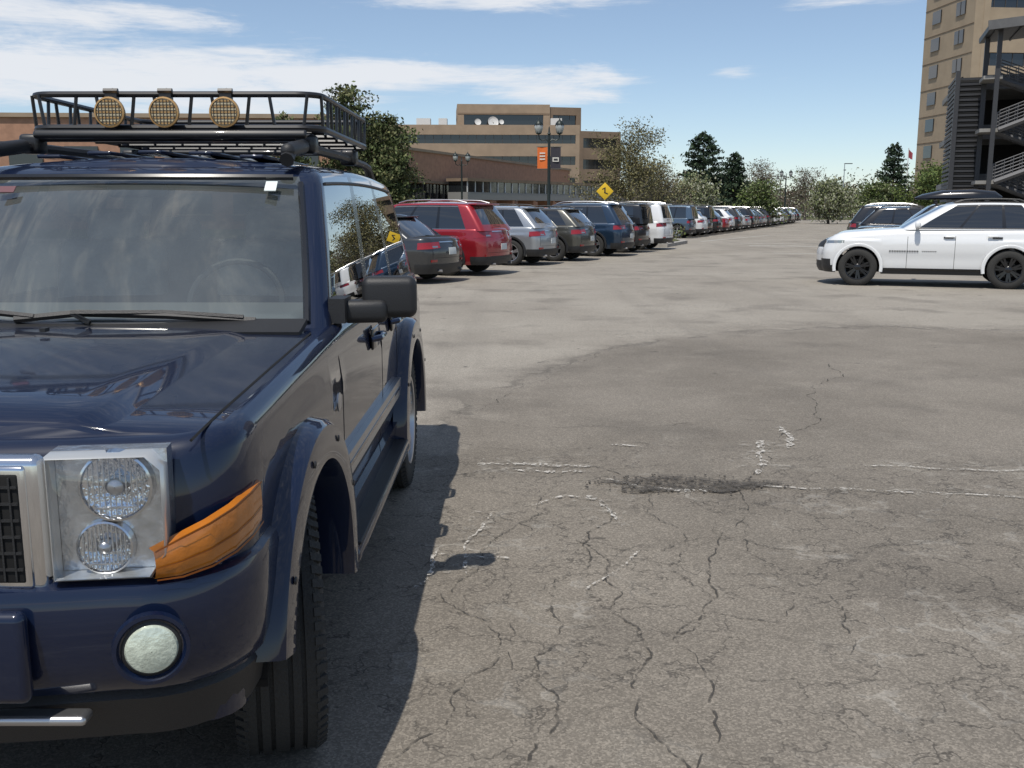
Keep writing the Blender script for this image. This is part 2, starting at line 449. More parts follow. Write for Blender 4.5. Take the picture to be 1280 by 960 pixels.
for sd in (1, -1):
    d.rbox((sd*.915, 1.39, .37), (.10, 1.72, .07), .03, NAVY)
    d.rbox((sd*.925, 1.39, .405), (.075, 1.6, .012), .005, BLK)
    for y in (1.48, 2.14):
        d.rbox((sd*.905, y, 1.035), (.012, .20, .09), .005, BLKG)
        d.tube([(sd*.90, y-.095, 1.035), (sd*.935, y-.07, 1.04), (sd*.94, y, 1.04), (sd*.935, y+.07, 1.04), (sd*.90, y+.095, 1.035)], .014, NAVY, 8)
    for yc in (0, 2.78):
        prof = [(.455, .84), (.452, .93), (.462, .957), (.50, .962), (.565, .955), (.58, .94), (.592, .885)]
        A0 = .20 if yc == 0 else -.04*pi
        g = [[(sd*x, yc-r*cos(a), .40+r*sin(a)*(.985)) for r, x in prof] for a in [lerp(A0, 1.04*pi, i/44) for i in range(45)]]
        d.grid(g, NAVY)
        if sd > 0:
            for a in (.55, 1.25, 1.95, 2.6):
                d.lathe([(0, .011), (.004, .009), (.005, .001)], (sd*.961, yc-.53*cos(a), .40+.52*sin(a)), (sd, 0, 0), BLK, 10)
    d.lathe([(0, .033), (.006, .033), (.008, .026), (.008, .001)], (sd*.903, .54, .93), (sd, 0, 0), SIL, 20)
    d.rbox((sd*1.035, .965, 1.255), (.205, .12, .155), .032, BLK, rz=sd*.12, n=5)
    d.rbox((sd*.945, .915, 1.205), (.17, .10, .085), .025, BLK, rz=sd*.2)
    d.box((sd*.86, .88, 1.215), (.06, .15, .09), BLK)
    d.rbox((sd*1.035, 1.03, 1.255), (.16, .01, .115), .004, CHR, rz=sd*.12)
d.obj('side_trim', E)
d = MB()
for sd in (1, -1):
    T = []
    for i in range(24):
        y = lerp(-.72, .56, i/23); x = .812
        T.append((sd*x, y, ztop(y)+.0015))
    d.tube(T, .004, BLKM, 4)
d.box((0, .60, 1.178), (1.56, .14, .02), BLK, rx=.22)
def wsp(x, t, off=.012):
    a0 = lerp(.58, 1.20, t)+.10*(x/.77)**2
    z = I['zb']+(1.78-I['zb'])*t
    return (x, a0-off*.7, z+off*.7)
d.tube([wsp(.05, .05, .03), wsp(-.02, .085, .045), wsp(.30, .095, .035), wsp(.56, .07, .03)], .010, BLK, 5)
d.tube([wsp(-.22, .07, .025), wsp(.0, .10, .028), wsp(.30, .085, .03), wsp(.60, .06, .02)], .013, BLK, 5)
d.tube([wsp(-.70, .07, .03), wsp(-.4, .10, .045), wsp(-.15, .08, .03)], .011, BLK, 5)
d.box((.03, .30, 1.208), (.018, .03, .012), BLK)
rows = I['rows']
for i in (1, 6):
    d.tube([(x, wsp(x, .06 if i == 1 else .88, .002)[1], wsp(x, .06 if i == 1 else .88, .002)[2]) for x in [(-.74+1.48*k/12)*(1 if i == 1 else .86) for k in range(13)]], .013, BLKG, 6)
for sd in (1, -1):
    d.tube([(sd*(rows[i][6][0]), rows[i][6][1]-.004, rows[i][6][2]+.002) for i in range(1, 7)], .013, BLKG, 6)
STK = mat('sticker_white', (.7, .75, .72), .5)
p = wsp(.56, .82, .006); d.box(p, (.045, .004, .055), STK, rx=-.85)
p = wsp(-.46, .80, .006); d.box(p, (.07, .004, .035), mat('sticker_maroon', (.12, .04, .05), .5), rx=-.85)
d.obj('cowl_and_wipers', E)
d = MB()
fy = -.805
LT = mat('headlight_reflector', (.66, .68, .70), .24, .9, var=.15, vs=35, bump=.15, bs=40)
BOWL = mat('headlight_bowl', (.82, .83, .85), .12, 1.0, bump=.35, bs=55)
WHT = mat('headlight_frame', (.60, .60, .58), .25, .5, coat=.6)
d.rbox((0, fy-.005, .935), (1.075, .05, .30), .02, CHR)
for k in range(-3, 4):
    x = k*.148
    d.rbox((x, fy-.028, .935), (.132, .02, .265), .012, CHR)
    d.rbox((x, fy-.036, .935), (.104, .01, .232), .008, BLKM)
    for i in range(6):
        d.box((x, fy-.042, .85+i*.035), (.10, .006, .006), BLK)
    for i in range(4):
        d.box((x-.036+i*.024, fy-.043, .935), (.004, .006, .22), BLK)
for sd in (1, -1):
    d.M = Matrix.Translation((sd*.660, fy+.01, .952)) @ Matrix.Rotation(sd*.13, 4, 'Z')
    w, h = .232, .268
    d.box((0, .045, 0), (w, .05, h), LT)
    fr = [(-w/2, -h/2+.0), (w/2-.035, -h/2), (w/2, -h/2+.05), (w/2, h/2-.03), (w/2-.03, h/2), (-w/2, h/2)]
    fr = [(sd*a, b) for a, b in fr]
    def inset(k, y): return [(a*k, y, b*k) for a, b in fr]
    d.grid([inset(1.0, .02), inset(.995, -.028), inset(.96, -.034), inset(.945, .018)], WHT, True)
    for cx, cz, r in ((sd*.014, .060, .070), (-sd*.016, -.072, .054)):
        d.lathe([(-.0185, r*1.10), (.004, r*1.07), (.006, r*1.0), (-.002, r*.96)], (cx, 0.0, cz), (0, -1, 0), CHR, 40)
        d.lathe([(-.002, r*.96), (-.006, r*.7), (-.012, r*.4), (-.016, .001)], (cx, 0, cz), (0, -1, 0), BOWL, 40)
        d.lathe([(-.012, r*.30), (.004, r*.28), (.010, r*.2), (.012, .001)], (cx, 0, cz), (0, -1, 0), SIL, 20)
        for q in range(-5, 6): d.box((cx+q*r*.155, -.004, cz), (.0022, .004, 2*r*.93*sqrt(1-(q*.155)**2)), LT)
        d.box((cx, -.008, cz-r*.62), (r*1.2, .004, .003), LT)
    d.grid([inset(.955, -.030), inset(.85, -.040), inset(.5, -.045), inset(.02, -.046)], LENS, True)
    d.M = Matrix.Identity(4)
AMK = [(.752, -.816, .815, .880), (.80, -.795, .815, .903), (.85, -.75, .822, .922), (.885, -.685, .832, .937), (.903, -.61, .843, .949), (.909, -.545, .855, .957)]
AM = []
for a, b in zip(AMK, AMK[1:]):
    for k in range(4): AM.append(tuple(lerp(a[i], b[i], k/4) for i in range(4)))
AM.append(AMK[-1])
for sd in (1, -1):
    g = []
    for x, y, z0, z1 in AM:
        g.append([(sd*(x-.015), y+.015, z0), (sd*x, y, z0+.003)]+[(sd*(x+.005*sin(pi*q)), y-.005*sin(pi*q), lerp(z0, z1, q)) for q in (.25, .5, .75)]+[(sd*x, y, z1-.003), (sd*(x-.015), y+.015, z1)])
    d.grid(g, AMB)
    AD_ = mat('amber_dark', (.22, .06, .006), .3)
    for lo_, hi_ in ((.40, .43), (.0, .05), (.95, 1.0)):
        g2 = [[(sd*(x+.0065), y-.0065, lerp(z0, z1, lo_)), (sd*(x+.0065), y-.0065, lerp(z0, z1, hi_))] for x, y, z0, z1 in AM]
        d.grid(g2, AD_)
d.obj('front_lights_and_grille', E, ang=50)
d = MB()
prof = [(.805, -.02, 0), (.812, .02, 0), (.810, .062, 0), (.802, .085, 0), (.78, .096, 0), (.70, .099, 0), (.64, .094, 0), (.60, .086, 0), (.565, .07, 0), (.55, .045, 0), (.545, .0, 0)]
hr = half_ring(-.80, 3.82, .865, .20, .06, [-.5, -.46, -.44], 8, 10)[:8+11+3]
def bump_ring(z, off, k=1.0):
    r = []
    for x, y, nx, ny in hr:
        oo = off*(.6+.4*abs(ny)); r.append((x+nx*oo, y+ny*oo, z))
    return r
rows_ = []
for z, o, _ in prof:
    r = bump_ring(z, o); rows_.append([(-p[0], p[1], p[2]) for p in r[:0:-1]]+r)
d.grid(rows_, NAVY)
rows_ = []
for z, o in ((.548, .03), (.53, .045), (.50, .035), (.46, .02), (.43, .012), (.415, -.02), (.41, -.2)):
    r = bump_ring(z, o); rows_.append([(-p[0], p[1], p[2]) for p in r[:0:-1]]+r)
d.grid(rows_, BLK)
d.rbox((0, -.835, .515), (1.20, .05, .022), .010, SIL)
d.rbox((0, -.885, .675), (1.02, .04, .20), .02, NAVY)
d.box((0, -.9065, .60), (.8, .002, .06), BLK)
SCF = speckle('bumper_scuffs', (.35, .36, .38), 22, .54, .68, .8)
g = []
for i in range(12):
    q = hr[4+i]; g.append([(q[0]+q[2]*.02, q[1]+q[3]*.02, .8135), (q[0]+q[2]*.06, q[1]+q[3]*.062, .8115)])
d.grid(g, SCF)
FOG = mat('fog_lens', (.60, .66, .55), .18, .2, coat=1, var=.15, vs=60, bump=.15, bs=120)
for sd in (1, -1):
    d.M = Matrix.Translation((sd*.755, -.868, .69)) @ Matrix.Rotation(sd*.36, 4, 'Z')
    d.lathe([(0, .078), (.016, .076), (.017, .068), (.004, .06), (-.0, .055)], (0, 0, 0), (0, -1, 0), NAVY, 36)
    d.lathe([(.008, .060), (.012, .054), (.013, .05)], (0, 0, 0), (0, -1, 0), BLK, 36)
    d.lathe([(.010, .054), (.018, .049), (.025, .03), (.027, .001)], (0, 0, 0), (0, -1, 0), FOG, 36)
    d.M = Matrix.Identity(4)
d.obj('front_bumper', E)
d = MB()
for yc in (0, 2.78): d.tube([(-.72, yc, .385), (.72, yc, .385)], .05, BLKM, 8)
d.obj('axles', E)
d = MB()
SEAT = mat('seat_cloth_grey', (.30, .29, .275), .9, var=.2, vs=20)
DASH = mat('dashboard_plastic', (.13, .13, .125), .7)
d.rbox((0, .98, 1.15), (1.50, .55, .12), .05, DASH)
d.rbox((0, .84, 1.17), (1.46, .25, .03), .01, DASH)
for sx in (-.37, .37):
    d.rbox((sx, 1.85, 1.20), (.50, .16, .5), .07, SEAT, rx=-.2)
    d.rbox((sx, 1.93, 1.50), (.26, .10, .17), .05, SEAT, rx=-.1)
    d.rbox((sx, 2.75, 1.20), (.52, .16, .45), .07, SEAT, rx=-.2)
    d.rbox((sx, 2.82, 1.47), (.24, .09, .14), .04, SEAT)
d.tube([(.37+.19*cos(a), 1.25+.07*sin(a), 1.20+.17*sin(a)) for a in [2*pi*i/28 for i in range(28)]], .014, BLK, 8, closed=True)
d.tube([(.37, 1.0, 1.08), (.37, 1.24, 1.19)], .03, BLK, 8)
d.box((.37, 1.25, 1.19), (.12, .04, .08), BLK)
d.rbox((0, 1.24, 1.66), (.24, .04, .065), .02, BLK)
d.box((0, 2.3, 1.725), (1.15, 2.0, .01), SEAT)
d.obj('interior', E)
d = MB()
for sd in (1, -1):
    T = [(sd*.60, y, z) for y, z in ((1.25, 1.775), (1.36, 1.83), (1.55, 1.845), (2.5, 1.855), (3.35, 1.845), (3.5, 1.83), (3.62, 1.77))]
    d.tube(T, [.03, .026, .022, .022, .022, .026, .03], BLK, 8)
    d.rbox((sd*.60, 1.42, 1.83), (.06, .34, .06), .028, BLK, rx=.12)
for x in (-.42, -.21, 0, .21, .42):
    d.rbox((x, 2.35, 1.815-.018*(abs(x)/.42)**2), (.10, 1.9, .016), .007, NAVY)
d.obj('roof_rails', E)
d = MB()
RK = mat('rack_black_steel', (.012, .012, .013), .45, coat=.2)
x0, x1, ya, yb, zb_, zt_ = -.575, .675, 1.58, 2.95, 1.925, 2.065
def rr_loop(z, r=.10, ins=0, n=5):
    P = []
    for (cx, cy, a0) in ((x1-r, yb-r, 0), (x0+r, yb-r, pi/2), (x0+r, ya+r, pi), (x1-r, ya+r, 3*pi/2)):
        for i in range(n+1):
            a = a0+pi/2*i/n; P.append((cx+(r-ins)*cos(a), cy+(r-ins)*sin(a), z))
    return P
d.tube(rr_loop(zt_), .013, RK, 8, closed=True)
d.tube(rr_loop(zb_), .016, RK, 8, closed=True)
for i in range(10):
    x = lerp(x0+.07, x1-.07, i/9)
    for y in (ya, yb): d.tube([(x, y, zb_), (x+(.02 if i % 2 else -.02), y, zt_)], .0075, RK, 6)
for i in range(12):
    y = lerp(ya+.07, yb-.07, i/11)
    for x in (x0, x1): d.tube([(x, y, zb_), (x, y+(.02 if i % 2 else -.02), zt_)], .0075, RK, 6)
for i in range(9):
    x = lerp(x0+.05, x1-.05, i/8); d.tube([(x, ya, zb_), (x, yb, zb_)], .007, RK, 6)
for i in range(5):
    y = lerp(ya+.1, yb-.1, i/4); d.tube([(x0, y, zb_-.012), (x1, y, zb_-.012)], .012, RK, 6)
for y in (1.66, 2.8):
    d.rbox((.02, y, 1.888), (1.22, .07, .03), .014, RK)
    for sd in (1, -1):
        d.rbox((.0+sd*.60, y, 1.862), (.09, .10, .085), .02, RK)
d.rbox((.05, 1.52, 1.895), (1.16, .03, .035), .012, RK, rx=-.5)
LED = mat('led_lamp_face', (.36, .25, .13), .25, .3, coat=.8)
LEDC = mat('led_lamp_cell', (.58, .46, .30), .2, .7)
BRZ = mat('lamp_bezel_amber', (.50, .30, .12), .35, .4)
for x in (-.20, .03, .285):
    z = 1.985; y = ya-.055
    d.lathe([(-.045, .03), (-.04, .050), (0, .060), (.012, .062), (.016, .056)], (x, y, z), (0, -1, 0), RK, 28)
    d.lathe([(.010, .056), (.010, .001)], (x, y, z), (0, -1, 0), LED, 28)
    for gz in range(-4, 5):
        ww = sqrt(max(0, .052**2-(gz*.0115)**2))*2
        if ww > .02: d.box((x, y-.0125, z+gz*.0115), (ww, .005, .0065), LEDC if gz % 2 else BRZ)
    for gx in range(-3, 4):
        ww = sqrt(max(0, .052**2-(gx*.0145)**2))*2
        d.box((x+gx*.0145, y-.0165, z), (.0022, .003, ww), RK)
    d.lathe([(0, .0635), (.014, .0635), (.016, .0565)], (x, y, z), (0, -1, 0), BRZ, 28)
    d.box((x, y+.03, z+.07), (.05, .03, .03), RK); d.tube([(x, y+.03, z+.05), (x, y+.05, z+.10)], .012, RK, 6)
    d.tube([(x-.03, y+.02, z+.09), (x+.03, y+.02, z+.09)], .012, RK, 6)
    d.tube([(x, y+.03, z-.05), (x, y+.06, z-.09)], .01, RK, 6)
d.obj('roof_rack', E)

# ------------------------------------------------------------------ other cars
def place(front_dir, ref_world, ref_local):
    hx, hy = front_dir; l = math.hypot(hx, hy); hx /= l; hy /= l
    th = math.atan2(hx, -hy)
    c, s_ = cos(th), sin(th)
    lx, ly = ref_local
    return (ref_world[0]-(c*lx-s_*ly), ref_world[1]-(s_*lx+c*ly), 0), th
WH = paint('white', (.74, .745, .74), .0)
REDP = paint('red', (.30, .012, .02), .3)
SLV = paint('silver', (.36, .38, .40), .6)
GRY = paint('grey_olive', (.10, .098, .085), .6)
DBL = paint('dark_blue', (.018, .04, .075), .5)
CHB = paint('charcoal', (.022, .023, .025), .5)
DGR = paint('dark_grey', (.05, .052, .055), .6)
BLG = paint('blue_grey', (.08, .12, .17), .5)
BKP = paint('black', (.008, .008, .009), .3)
PW = dict(L=4.83, W=1.93, wb=2.86, fo=.92, Rw=.39, tw=.26, zr=1.72, rf=1.58, cowl=.70, rr=3.30, rb=3.80, sh=.13, clad=False, Ra=.455, rc=.46, bow=.14, flean=.34,
          top=[(-.93, .93), (-.82, 1.01), (-.65, 1.07), (-.2, 1.12), (.7, 1.19), (3.9, 1.24)], hwb=.07, hwt=.27, spokes=7, rails=True, zl=.91, zh=.55, hlw=1.15, zt=1.05, grc=.18, trim=BLKG, roofm=BLKG,
          elow=[(.2, .14), (.36, .05), (.50, .034), (.60, .028), (.70, .006), (.78, .0), (.95, .0), (.975, .024), (1.25, .07)],
          cols=[(.0, .04, 0), (.04, .34, 1), (.34, .365, 2), (.365, .66, 1), (.66, .69, 2), (.69, .93, 1), (.93, 1, 0)])
loc, th = place((-.936, .352), (7.26, 20.8), (.96, 0))
Ew, Iw = car('white_suv', PW, WH, loc, th, DKA)
d = MB()
for i in range(12): d.box((.968, .62+i*.048, .735), (.006, .03, .028), DGR)
for i in range(8): d.box((.962, 1.25+i*.035, .735), (.006, .02, .02), DGR)
Iw['lp'](.52, .98, .40, .55, .008, BLK, M=d, sides=(1,), ns=5)
Iw['lp'](Iw['sy'](.52), Iw['sy'](2.34), .30, .36, .012, BLKG, M=d, sides=(1, -1), ns=5)
for y in (1.72, 2.62): d.rbox((.955, y, 1.02), (.03, .19, .035), .012, BLKG)
d.obj('door_lettering', Ew)

AD = (-.925, .38)
def leftcar(name, P, pm, ref, rim=SIL, hi=True):
    PP = dict(BASE); PP.update(P)
    loc, th = place(AD, ref, (PP['W']/2, PP['wb']))
    return car(name, P, pm, loc, th, rim, hi=hi)
SED = dict(L=4.75, W=1.84, wb=2.78, zr=1.43, cowl=.55, rf=1.40, rr=2.55, rb=3.35, rails=False, clad=False, Rw=.33, Ra=.39, sill=.22,
           top=[(-.95, .72), (-.8, .78), (.5, .93), (3.0, .98), (3.8, 1.0)], zl=.66, zt=.83, tw=.22,
           elow=[(.2, .08), (.36, .03), (.55, .012), (.66, .0), (.76, .0), (.785, .016), (1.0, .05)],
           cols=[(.0, .05, 0), (.05, .42, 1), (.42, .45, 2), (.45, .90, 1), (.90, 1, 0)])
XO = dict(L=4.6, wb=2.69, zr=1.62, rr=3.0, rb=3.55, rails=True)
BIG = dict(L=5.05, W=1.98, wb=2.98, fo=.95, zr=1.74, rr=3.55, rb=3.98, Rw=.385, Ra=.45, zt=1.0, trim=CHR, railm=SIL, sh=.06, hwt=.22,
           top=[(-.97, .94), (-.82, 1.02), (-.4, 1.06), (.6, 1.10), (3.9, 1.14)])
BOXY = dict(L=4.4, wb=2.67, zr=1.80, rr=3.40, rb=3.52, rf=1.15, hwt=.17, rc=.16, sh=.04, grc=.07)
leftcar('parked_car', SED | dict(zr=1.46), DGR, (-2.60, 21.3))
leftcar('red_suv', BIG, REDP, (-1.59, 23.9))
leftcar('parked_car', XO | dict(zr=1.66, trim=CHR), SLV, (-.05, 28.3))
leftcar('parked_car', XO, GRY, (1.28, 30.7))
leftcar('parked_car', BIG | dict(zr=1.78), DBL, (2.75, 33.9))
leftcar('parked_car', BOXY, CHB, (4.0, 36.8), DKA)
leftcar('parked_car', BIG | dict(zr=1.82, rr=3.8, rb=4.0), WH, (5.0, 39.4))
cyc = [(BOXY, BLG), (XO, WH), (BOXY, BKP), (XO, CHB), (SED, REDP), (XO, WH), (BIG, DGR), (XO, WH), (SED, SLV), (BIG, BKP), (XO, CHB)]
x, y = 9.2, 55.5
for i in range(26):
    P, pm = cyc[i] if i < len(cyc) else (R.choice([XO, BIG, SED, XO]), R.choice([WH, DGR, BKP, SLV, CHB, DBL, BLG]))
    leftcar('parked_car', P, pm, (x, y), hi=False)
    st = 2.8 if i % 9 else 3.1
    x += st*.352; y += st*.936
def rightcar(P, pm, ref, dirn=(.93, -.37), hi=False):
    PP = dict(BASE); PP.update(P)
    loc, th = place(dirn, ref, (0, PP['wb']/2))
    return car('parked_car', P, pm, loc, th, hi=hi)
Eb, Ib = rightcar(BIG | dict(zr=1.74, rails=False, trim=BLK), BKP, (12.9, 30.5), (-.93, .37), hi=True)
d = MB()
prof = [(1.0, .02, .30), (1.2, .12, .38), (1.8, .25, .41), (2.6, .28, .42), (3.2, .22, .40), (3.4, .06, .30)]
g = []
for yy, h, w in prof:
    g.append([(w*cos(a), yy-.1, 1.92+h*(max(0, sin(a))**.6)) for a in [pi*i/10 for i in range(11)]]+[(-w*.8, yy-.1, 1.88), (w*.8, yy-.1, 1.88)])
d.grid(g, BLKG, True); d.face(g[0], BLKG); d.face(g[-1], BLKG)
for yy in (1.5, 2.6):
    d.rbox((0, yy, 1.85), (1.3, .06, .03), .01, BLK)
    for sd in (1, -1): d.box((sd*.6, yy, 1.80), (.06, .08, .1), BLK)
d.obj('roof_cargo_box', Eb)
# dark cars that show their tails toward the aisle (noses away to the right)
rightcar(XO | dict(zr=1.66), BKP, (14.6, 35.2), (.93, -.37), hi=True)
rightcar(BIG | dict(trim=BLK), CHB, (15.6, 38.3), (.93, -.37), hi=True)
x, y = 16.8, 41.5
for i in range(16):
    rightcar([BIG, XO, XO, SED, BIG, XO][i % 6], [BKP, CHB, DGR, BKP, WH, CHB][i % 6], (x, y), (.93, -.37))
    x += 2.85*.35; y += 2.85*.937

# ------------------------------------------------------------------ ground (one sheet, worn darker around the drive lane)
def asphalt(name):
    m = bpy.data.materials.new(name); m.use_nodes = True; t = NT(m.node_tree); p = m.node_tree.nodes['Principled BSDF']
    tc = t.n('ShaderNodeTexCoord').outputs['Object']
    sx = t.n('ShaderNodeSeparateXYZ', {0: tc}); X, Y = sx.outputs[0], sx.outputs[1]
    big = t.noise(tc, .35, 4, .6)[0]; midn = t.noise(tc, 2.1, 5, .65); mid = midn[0]; fine = t.noise(tc, 110, 2, .7)[0]
    ex = t.math('DIVIDE', t.math('SUBTRACT', X, 5.0), 5.8)
    ey = t.math('DIVIDE', t.math('MAXIMUM', t.math('SUBTRACT', Y, 5.0), 0.0), 8.6)
    rr = t.math('SQRT', t.math('ADD', t.math('MULTIPLY', ex, ex), t.math('MULTIPLY', ey, ey)))
    rr = t.math('ADD', rr, t.math('MULTIPLY', t.math('SUBTRACT', mid, .5), .14))
    rr = t.math('ADD', rr, t.math('MULTIPLY', t.math('SUBTRACT', big, .5), .15))
    near = t.math('MAXIMUM', t.ss(rr, 1.06, .92), t.ss(Y, 6.6, 4.6))
    edge = t.math('MULTIPLY', t.ss(t.math('ABSOLUTE', t.math('SUBTRACT', rr, .98)), .014, .002), t.ss(mid, .40, .55))
    edge = t.math('MULTIPLY', edge, t.ss(Y, 6.5, 7.2))
    fa = t.mix(t.ss(big, .3, .7), (.255, .228, .190, 1), (.315, .285, .240, 1))
    na = t.mix(t.ss(big, .34, .66), (.158, .138, .113, 1), (.212, .187, .155, 1))
    col = t.mix(t.math('MULTIPLY', near, .94), fa, na)
    col = t.mix(t.math('MULTIPLY', t.ss(mid, .50, .75), .34), col, (.30, .27, .225, 1))
    st = t.noise(tc, .8, 4, .55)[0]
    col = t.mix(t.math('MULTIPLY', t.ss(st, .50, .72), .46), col, (.10, .088, .074, 1))
    mp = t.n('ShaderNodeMapping', {'Vector': tc, 'Rotation': (0, 0, radians(20)), 'Scale': (1.1, .05, 1)}).outputs[0]
    sk = t.noise(mp, 1.0, 4, .6)[0]
    col = t.mix(t.math('MULTIPLY', t.ss(sk, .5, .72), .26), col, (.14, .125, .105, 1))
    vo = t.n('ShaderNodeTexVoronoi', {'Vector': tc, 'Scale': 140.0}, feature='F1')
    sep = t.n('ShaderNodeSeparateColor', {0: vo.outputs['Color']}).outputs[0]
    g1 = t.math('ADD', .76, t.math('MULTIPLY', t.math('POWER', sep, 1.8), .62))
    g1 = t.math('MULTIPLY', g1, t.math('ADD', .76, t.math('MULTIPLY', fine, .48)))
    cc = t.n('ShaderNodeCombineColor', {0: g1, 1: g1, 2: g1}).outputs[0]
    col = t.mix(1.0, col, cc, 'MULTIPLY')
    dv = t.n('ShaderNodeVectorMath', {0: midn[1], 1: (.5, .5, .5)}, operation='SUBTRACT').outputs[0]
    dv = t.n('ShaderNodeVectorMath', {0: dv, 3: .6}, operation='SCALE').outputs[0]
    wv = t.n('ShaderNodeVectorMath', {0: tc, 1: dv}, operation='ADD').outputs[0]
    msk = t.ss(t.math('ADD', Y, t.math('MULTIPLY', X, .1)), 7.4, 5.6)
    nm = t.noise(tc, .8, 2, .5)[0]
    c1 = t.n('ShaderNodeTexVoronoi', {'Vector': wv, 'Scale': 1.15}, feature='DISTANCE_TO_EDGE').outputs[0]
    c2 = t.n('ShaderNodeTexVoronoi', {'Vector': wv, 'Scale': 4.2}, feature='DISTANCE_TO_EDGE').outputs[0]
    k1 = t.math('MULTIPLY', t.ss(c1, .008, .001), t.math('ADD', t.math('MULTIPLY', msk, .75), .14))
    k2 = t.math('MULTIPLY', t.ss(c2, .030, .006), t.math('MULTIPLY', t.ss(nm, .38, .52), msk))
    ck = t.math('MULTIPLY', t.math('MAXIMUM', k1, k2), t.ss(t.noise(tc, 7, 3, .6)[0], .34, .54))
    ck = t.math('MAXIMUM', ck, t.math('MULTIPLY', edge, .6))
    col = t.mix(t.math('MULTIPLY', ck, .68), col, (.045, .040, .035, 1))
    pl = t.math('MULTIPLY', t.ss(c2, .09, .02), t.math('MULTIPLY', t.ss(mid, .50, .62), t.ss(nm, .40, .56)))
    col = t.mix(t.math('MULTIPLY', t.math('MULTIPLY', pl, msk), .36), col, (.46, .43, .38, 1))
    vo2 = t.n('ShaderNodeTexVoronoi', {'Vector': wv, 'Scale': 2.4}, feature='F1')
    s2 = t.n('ShaderNodeSeparateColor', {0: vo2.outputs['Color']}).outputs[0]
    dd = t.math('MULTIPLY', t.ss(vo2.outputs['Distance'], .13, .05), t.math('GREATER_THAN', s2, .74))
    col = t.mix(t.math('MULTIPLY', dd, .62), col, (.05, .045, .04, 1))
    t.set(p, 'Base Color', col); p.inputs['Roughness'].default_value = .85; p.inputs['Specular IOR Level'].default_value = .3
    hh = t.math('ADD', t.math('MULTIPLY', fine, .5), t.math('ADD', t.math('MULTIPLY', sep, .2), t.math('MULTIPLY', ck, -.8)))
    b = t.n('ShaderNodeBump', {'Height': hh, 'Strength': .30, 'Distance': .010})
    t.set(p, 'Normal', b.outputs[0])
    return m
ASF = asphalt('asphalt_worn')
mb = MB(); S_ = 1500
mb.face([(-S_, -S_, 0), (S_, -S_, 0), (S_, S_, 0), (-S_, S_, 0)], ASF); mb.obj('ground', ang=0)
def refine(P, n, amp, seed=0):
    r = random.Random(seed); P = [Vector((p[0], p[1])) for p in P]
    for _ in range(n):
        Q = []
        for a, b in zip(P, P[1:]):
            dd = b-a; nn = Vector((-dd.y, dd.x)); Q += [a, (a+b)/2+nn*r.uniform(-amp, amp)]
        Q.append(P[-1]); P = Q
    return P
TAR = speckle('crack_dark', (.05, .045, .039), 9, .40, .58, .72)
CWH = speckle('crack_filler_white', (.58, .55, .50), 38, .47, .60, .85)
PALE = speckle('pale_dust', (.42, .39, .34), 13, .50, .74, .55)
def ribbon(mb, P, w, mt, n=4, amp=.12, seed=0, z=.004):
    r = random.Random(seed); Q = refine(P, n, amp, seed)
    ws = [w*r.uniform(.35, 1.5) for _ in Q]; L = len(Q); A = []; B = []
    for i in range(L):
        dd = (Q[min(i+1, L-1)]-Q[max(i-1, 0)]); dd = dd.normalized() if dd.length > 0 else Vector((1, 0))
        nn = Vector((-dd.y, dd.x)); ww = ws[i]*(0.15 if i in (0, L-1) else 1)/2
        A.append((Q[i].x+nn.x*ww, Q[i].y+nn.y*ww, z)); B.append((Q[i].x-nn.x*ww, Q[i].y-nn.y*ww, z))
    mb.grid([A, B], mt)
mb = MB()
C = [[(3.3, 10.1), (2.7, 8.6), (1.99, 6.93), (1.65, 6.3), (1.46, 5.75), (1.28, 5.25), (.9, 4.3), (.6, 3.45), (.47, 2.4)],
     [(-.6, 5.7), (-.1, 5.9), (.5, 5.96), (.9, 5.5), (1.4, 5.55), (2, 5.4), (2.9, 5.2), (4.2, 5.1)],
     [(.41, 5.3), (.53, 5.02), (.36, 4.3), (.16, 3.75), (.08, 3.3), (.15, 2.95), (.09, 2.3)],
     [(.36, 4.5), (.42, 4.1), (.40, 3.7), (.5, 3.3), (.42, 3.0), (.5, 2.3)],
     [(-.1, 5.0), (.1, 4.7), (.36, 4.5), (.7, 4.4), (1.0, 4.6), (1.5, 4.4), (2.3, 4.5)],
     [(-.3, 3.9), (-.05, 3.5), (-.2, 3.0), (-.35, 2.6)], [(.6, 3.45), (.8, 3.7), (1.0, 3.6), (1.2, 3.9)],
     [(1.46, 5.75), (1.9, 5.95), (2.4, 5.7), (3.1, 6.0), (4.4, 5.8)], [(-.4, 6.6), (.3, 6.4), (.8, 6.6), (1.6, 6.3)], [(.2, 5.6), (.1, 4.9), (-.15, 4.4), (-.25, 3.9)],
     [(1.0, 5.2), (1.2, 4.8), (1.1, 4.4), (1.3, 3.9), (1.2, 3.3)], [(-.4, 7.4), (.6, 7.1), (1.7, 7.4), (2.5, 7.0)],
     [(-.5, 7.5), (.0, 8.6), (.49, 9.84), (1.1, 11.1), (1.87, 12.0), (2.6, 12.9), (3.5, 13.4)], [(2.3, 4.5), (2.6, 4.1), (2.5, 3.6)], [(.16, 3.75), (-.02, 3.6), (.0, 3.2)],
     [(.8, 5.4), (.7, 5.0), (.85, 4.6), (.7, 4.2), (.78, 3.9)], [(1.3, 5.2), (1.6, 4.9), (2.1, 5.0), (2.6, 4.8), (3.4, 4.9)], [(-.2, 5.4), (.1, 5.3), (.4, 5.45), (.8, 5.35)]]
for i, c in enumerate(C): ribbon(mb, c, .009 if i < 4 else .006, TAR, 5, .14, 20+i, z=.004+i*.0002)
mb.obj('pavement_cracks', ang=0)
mb = MB()
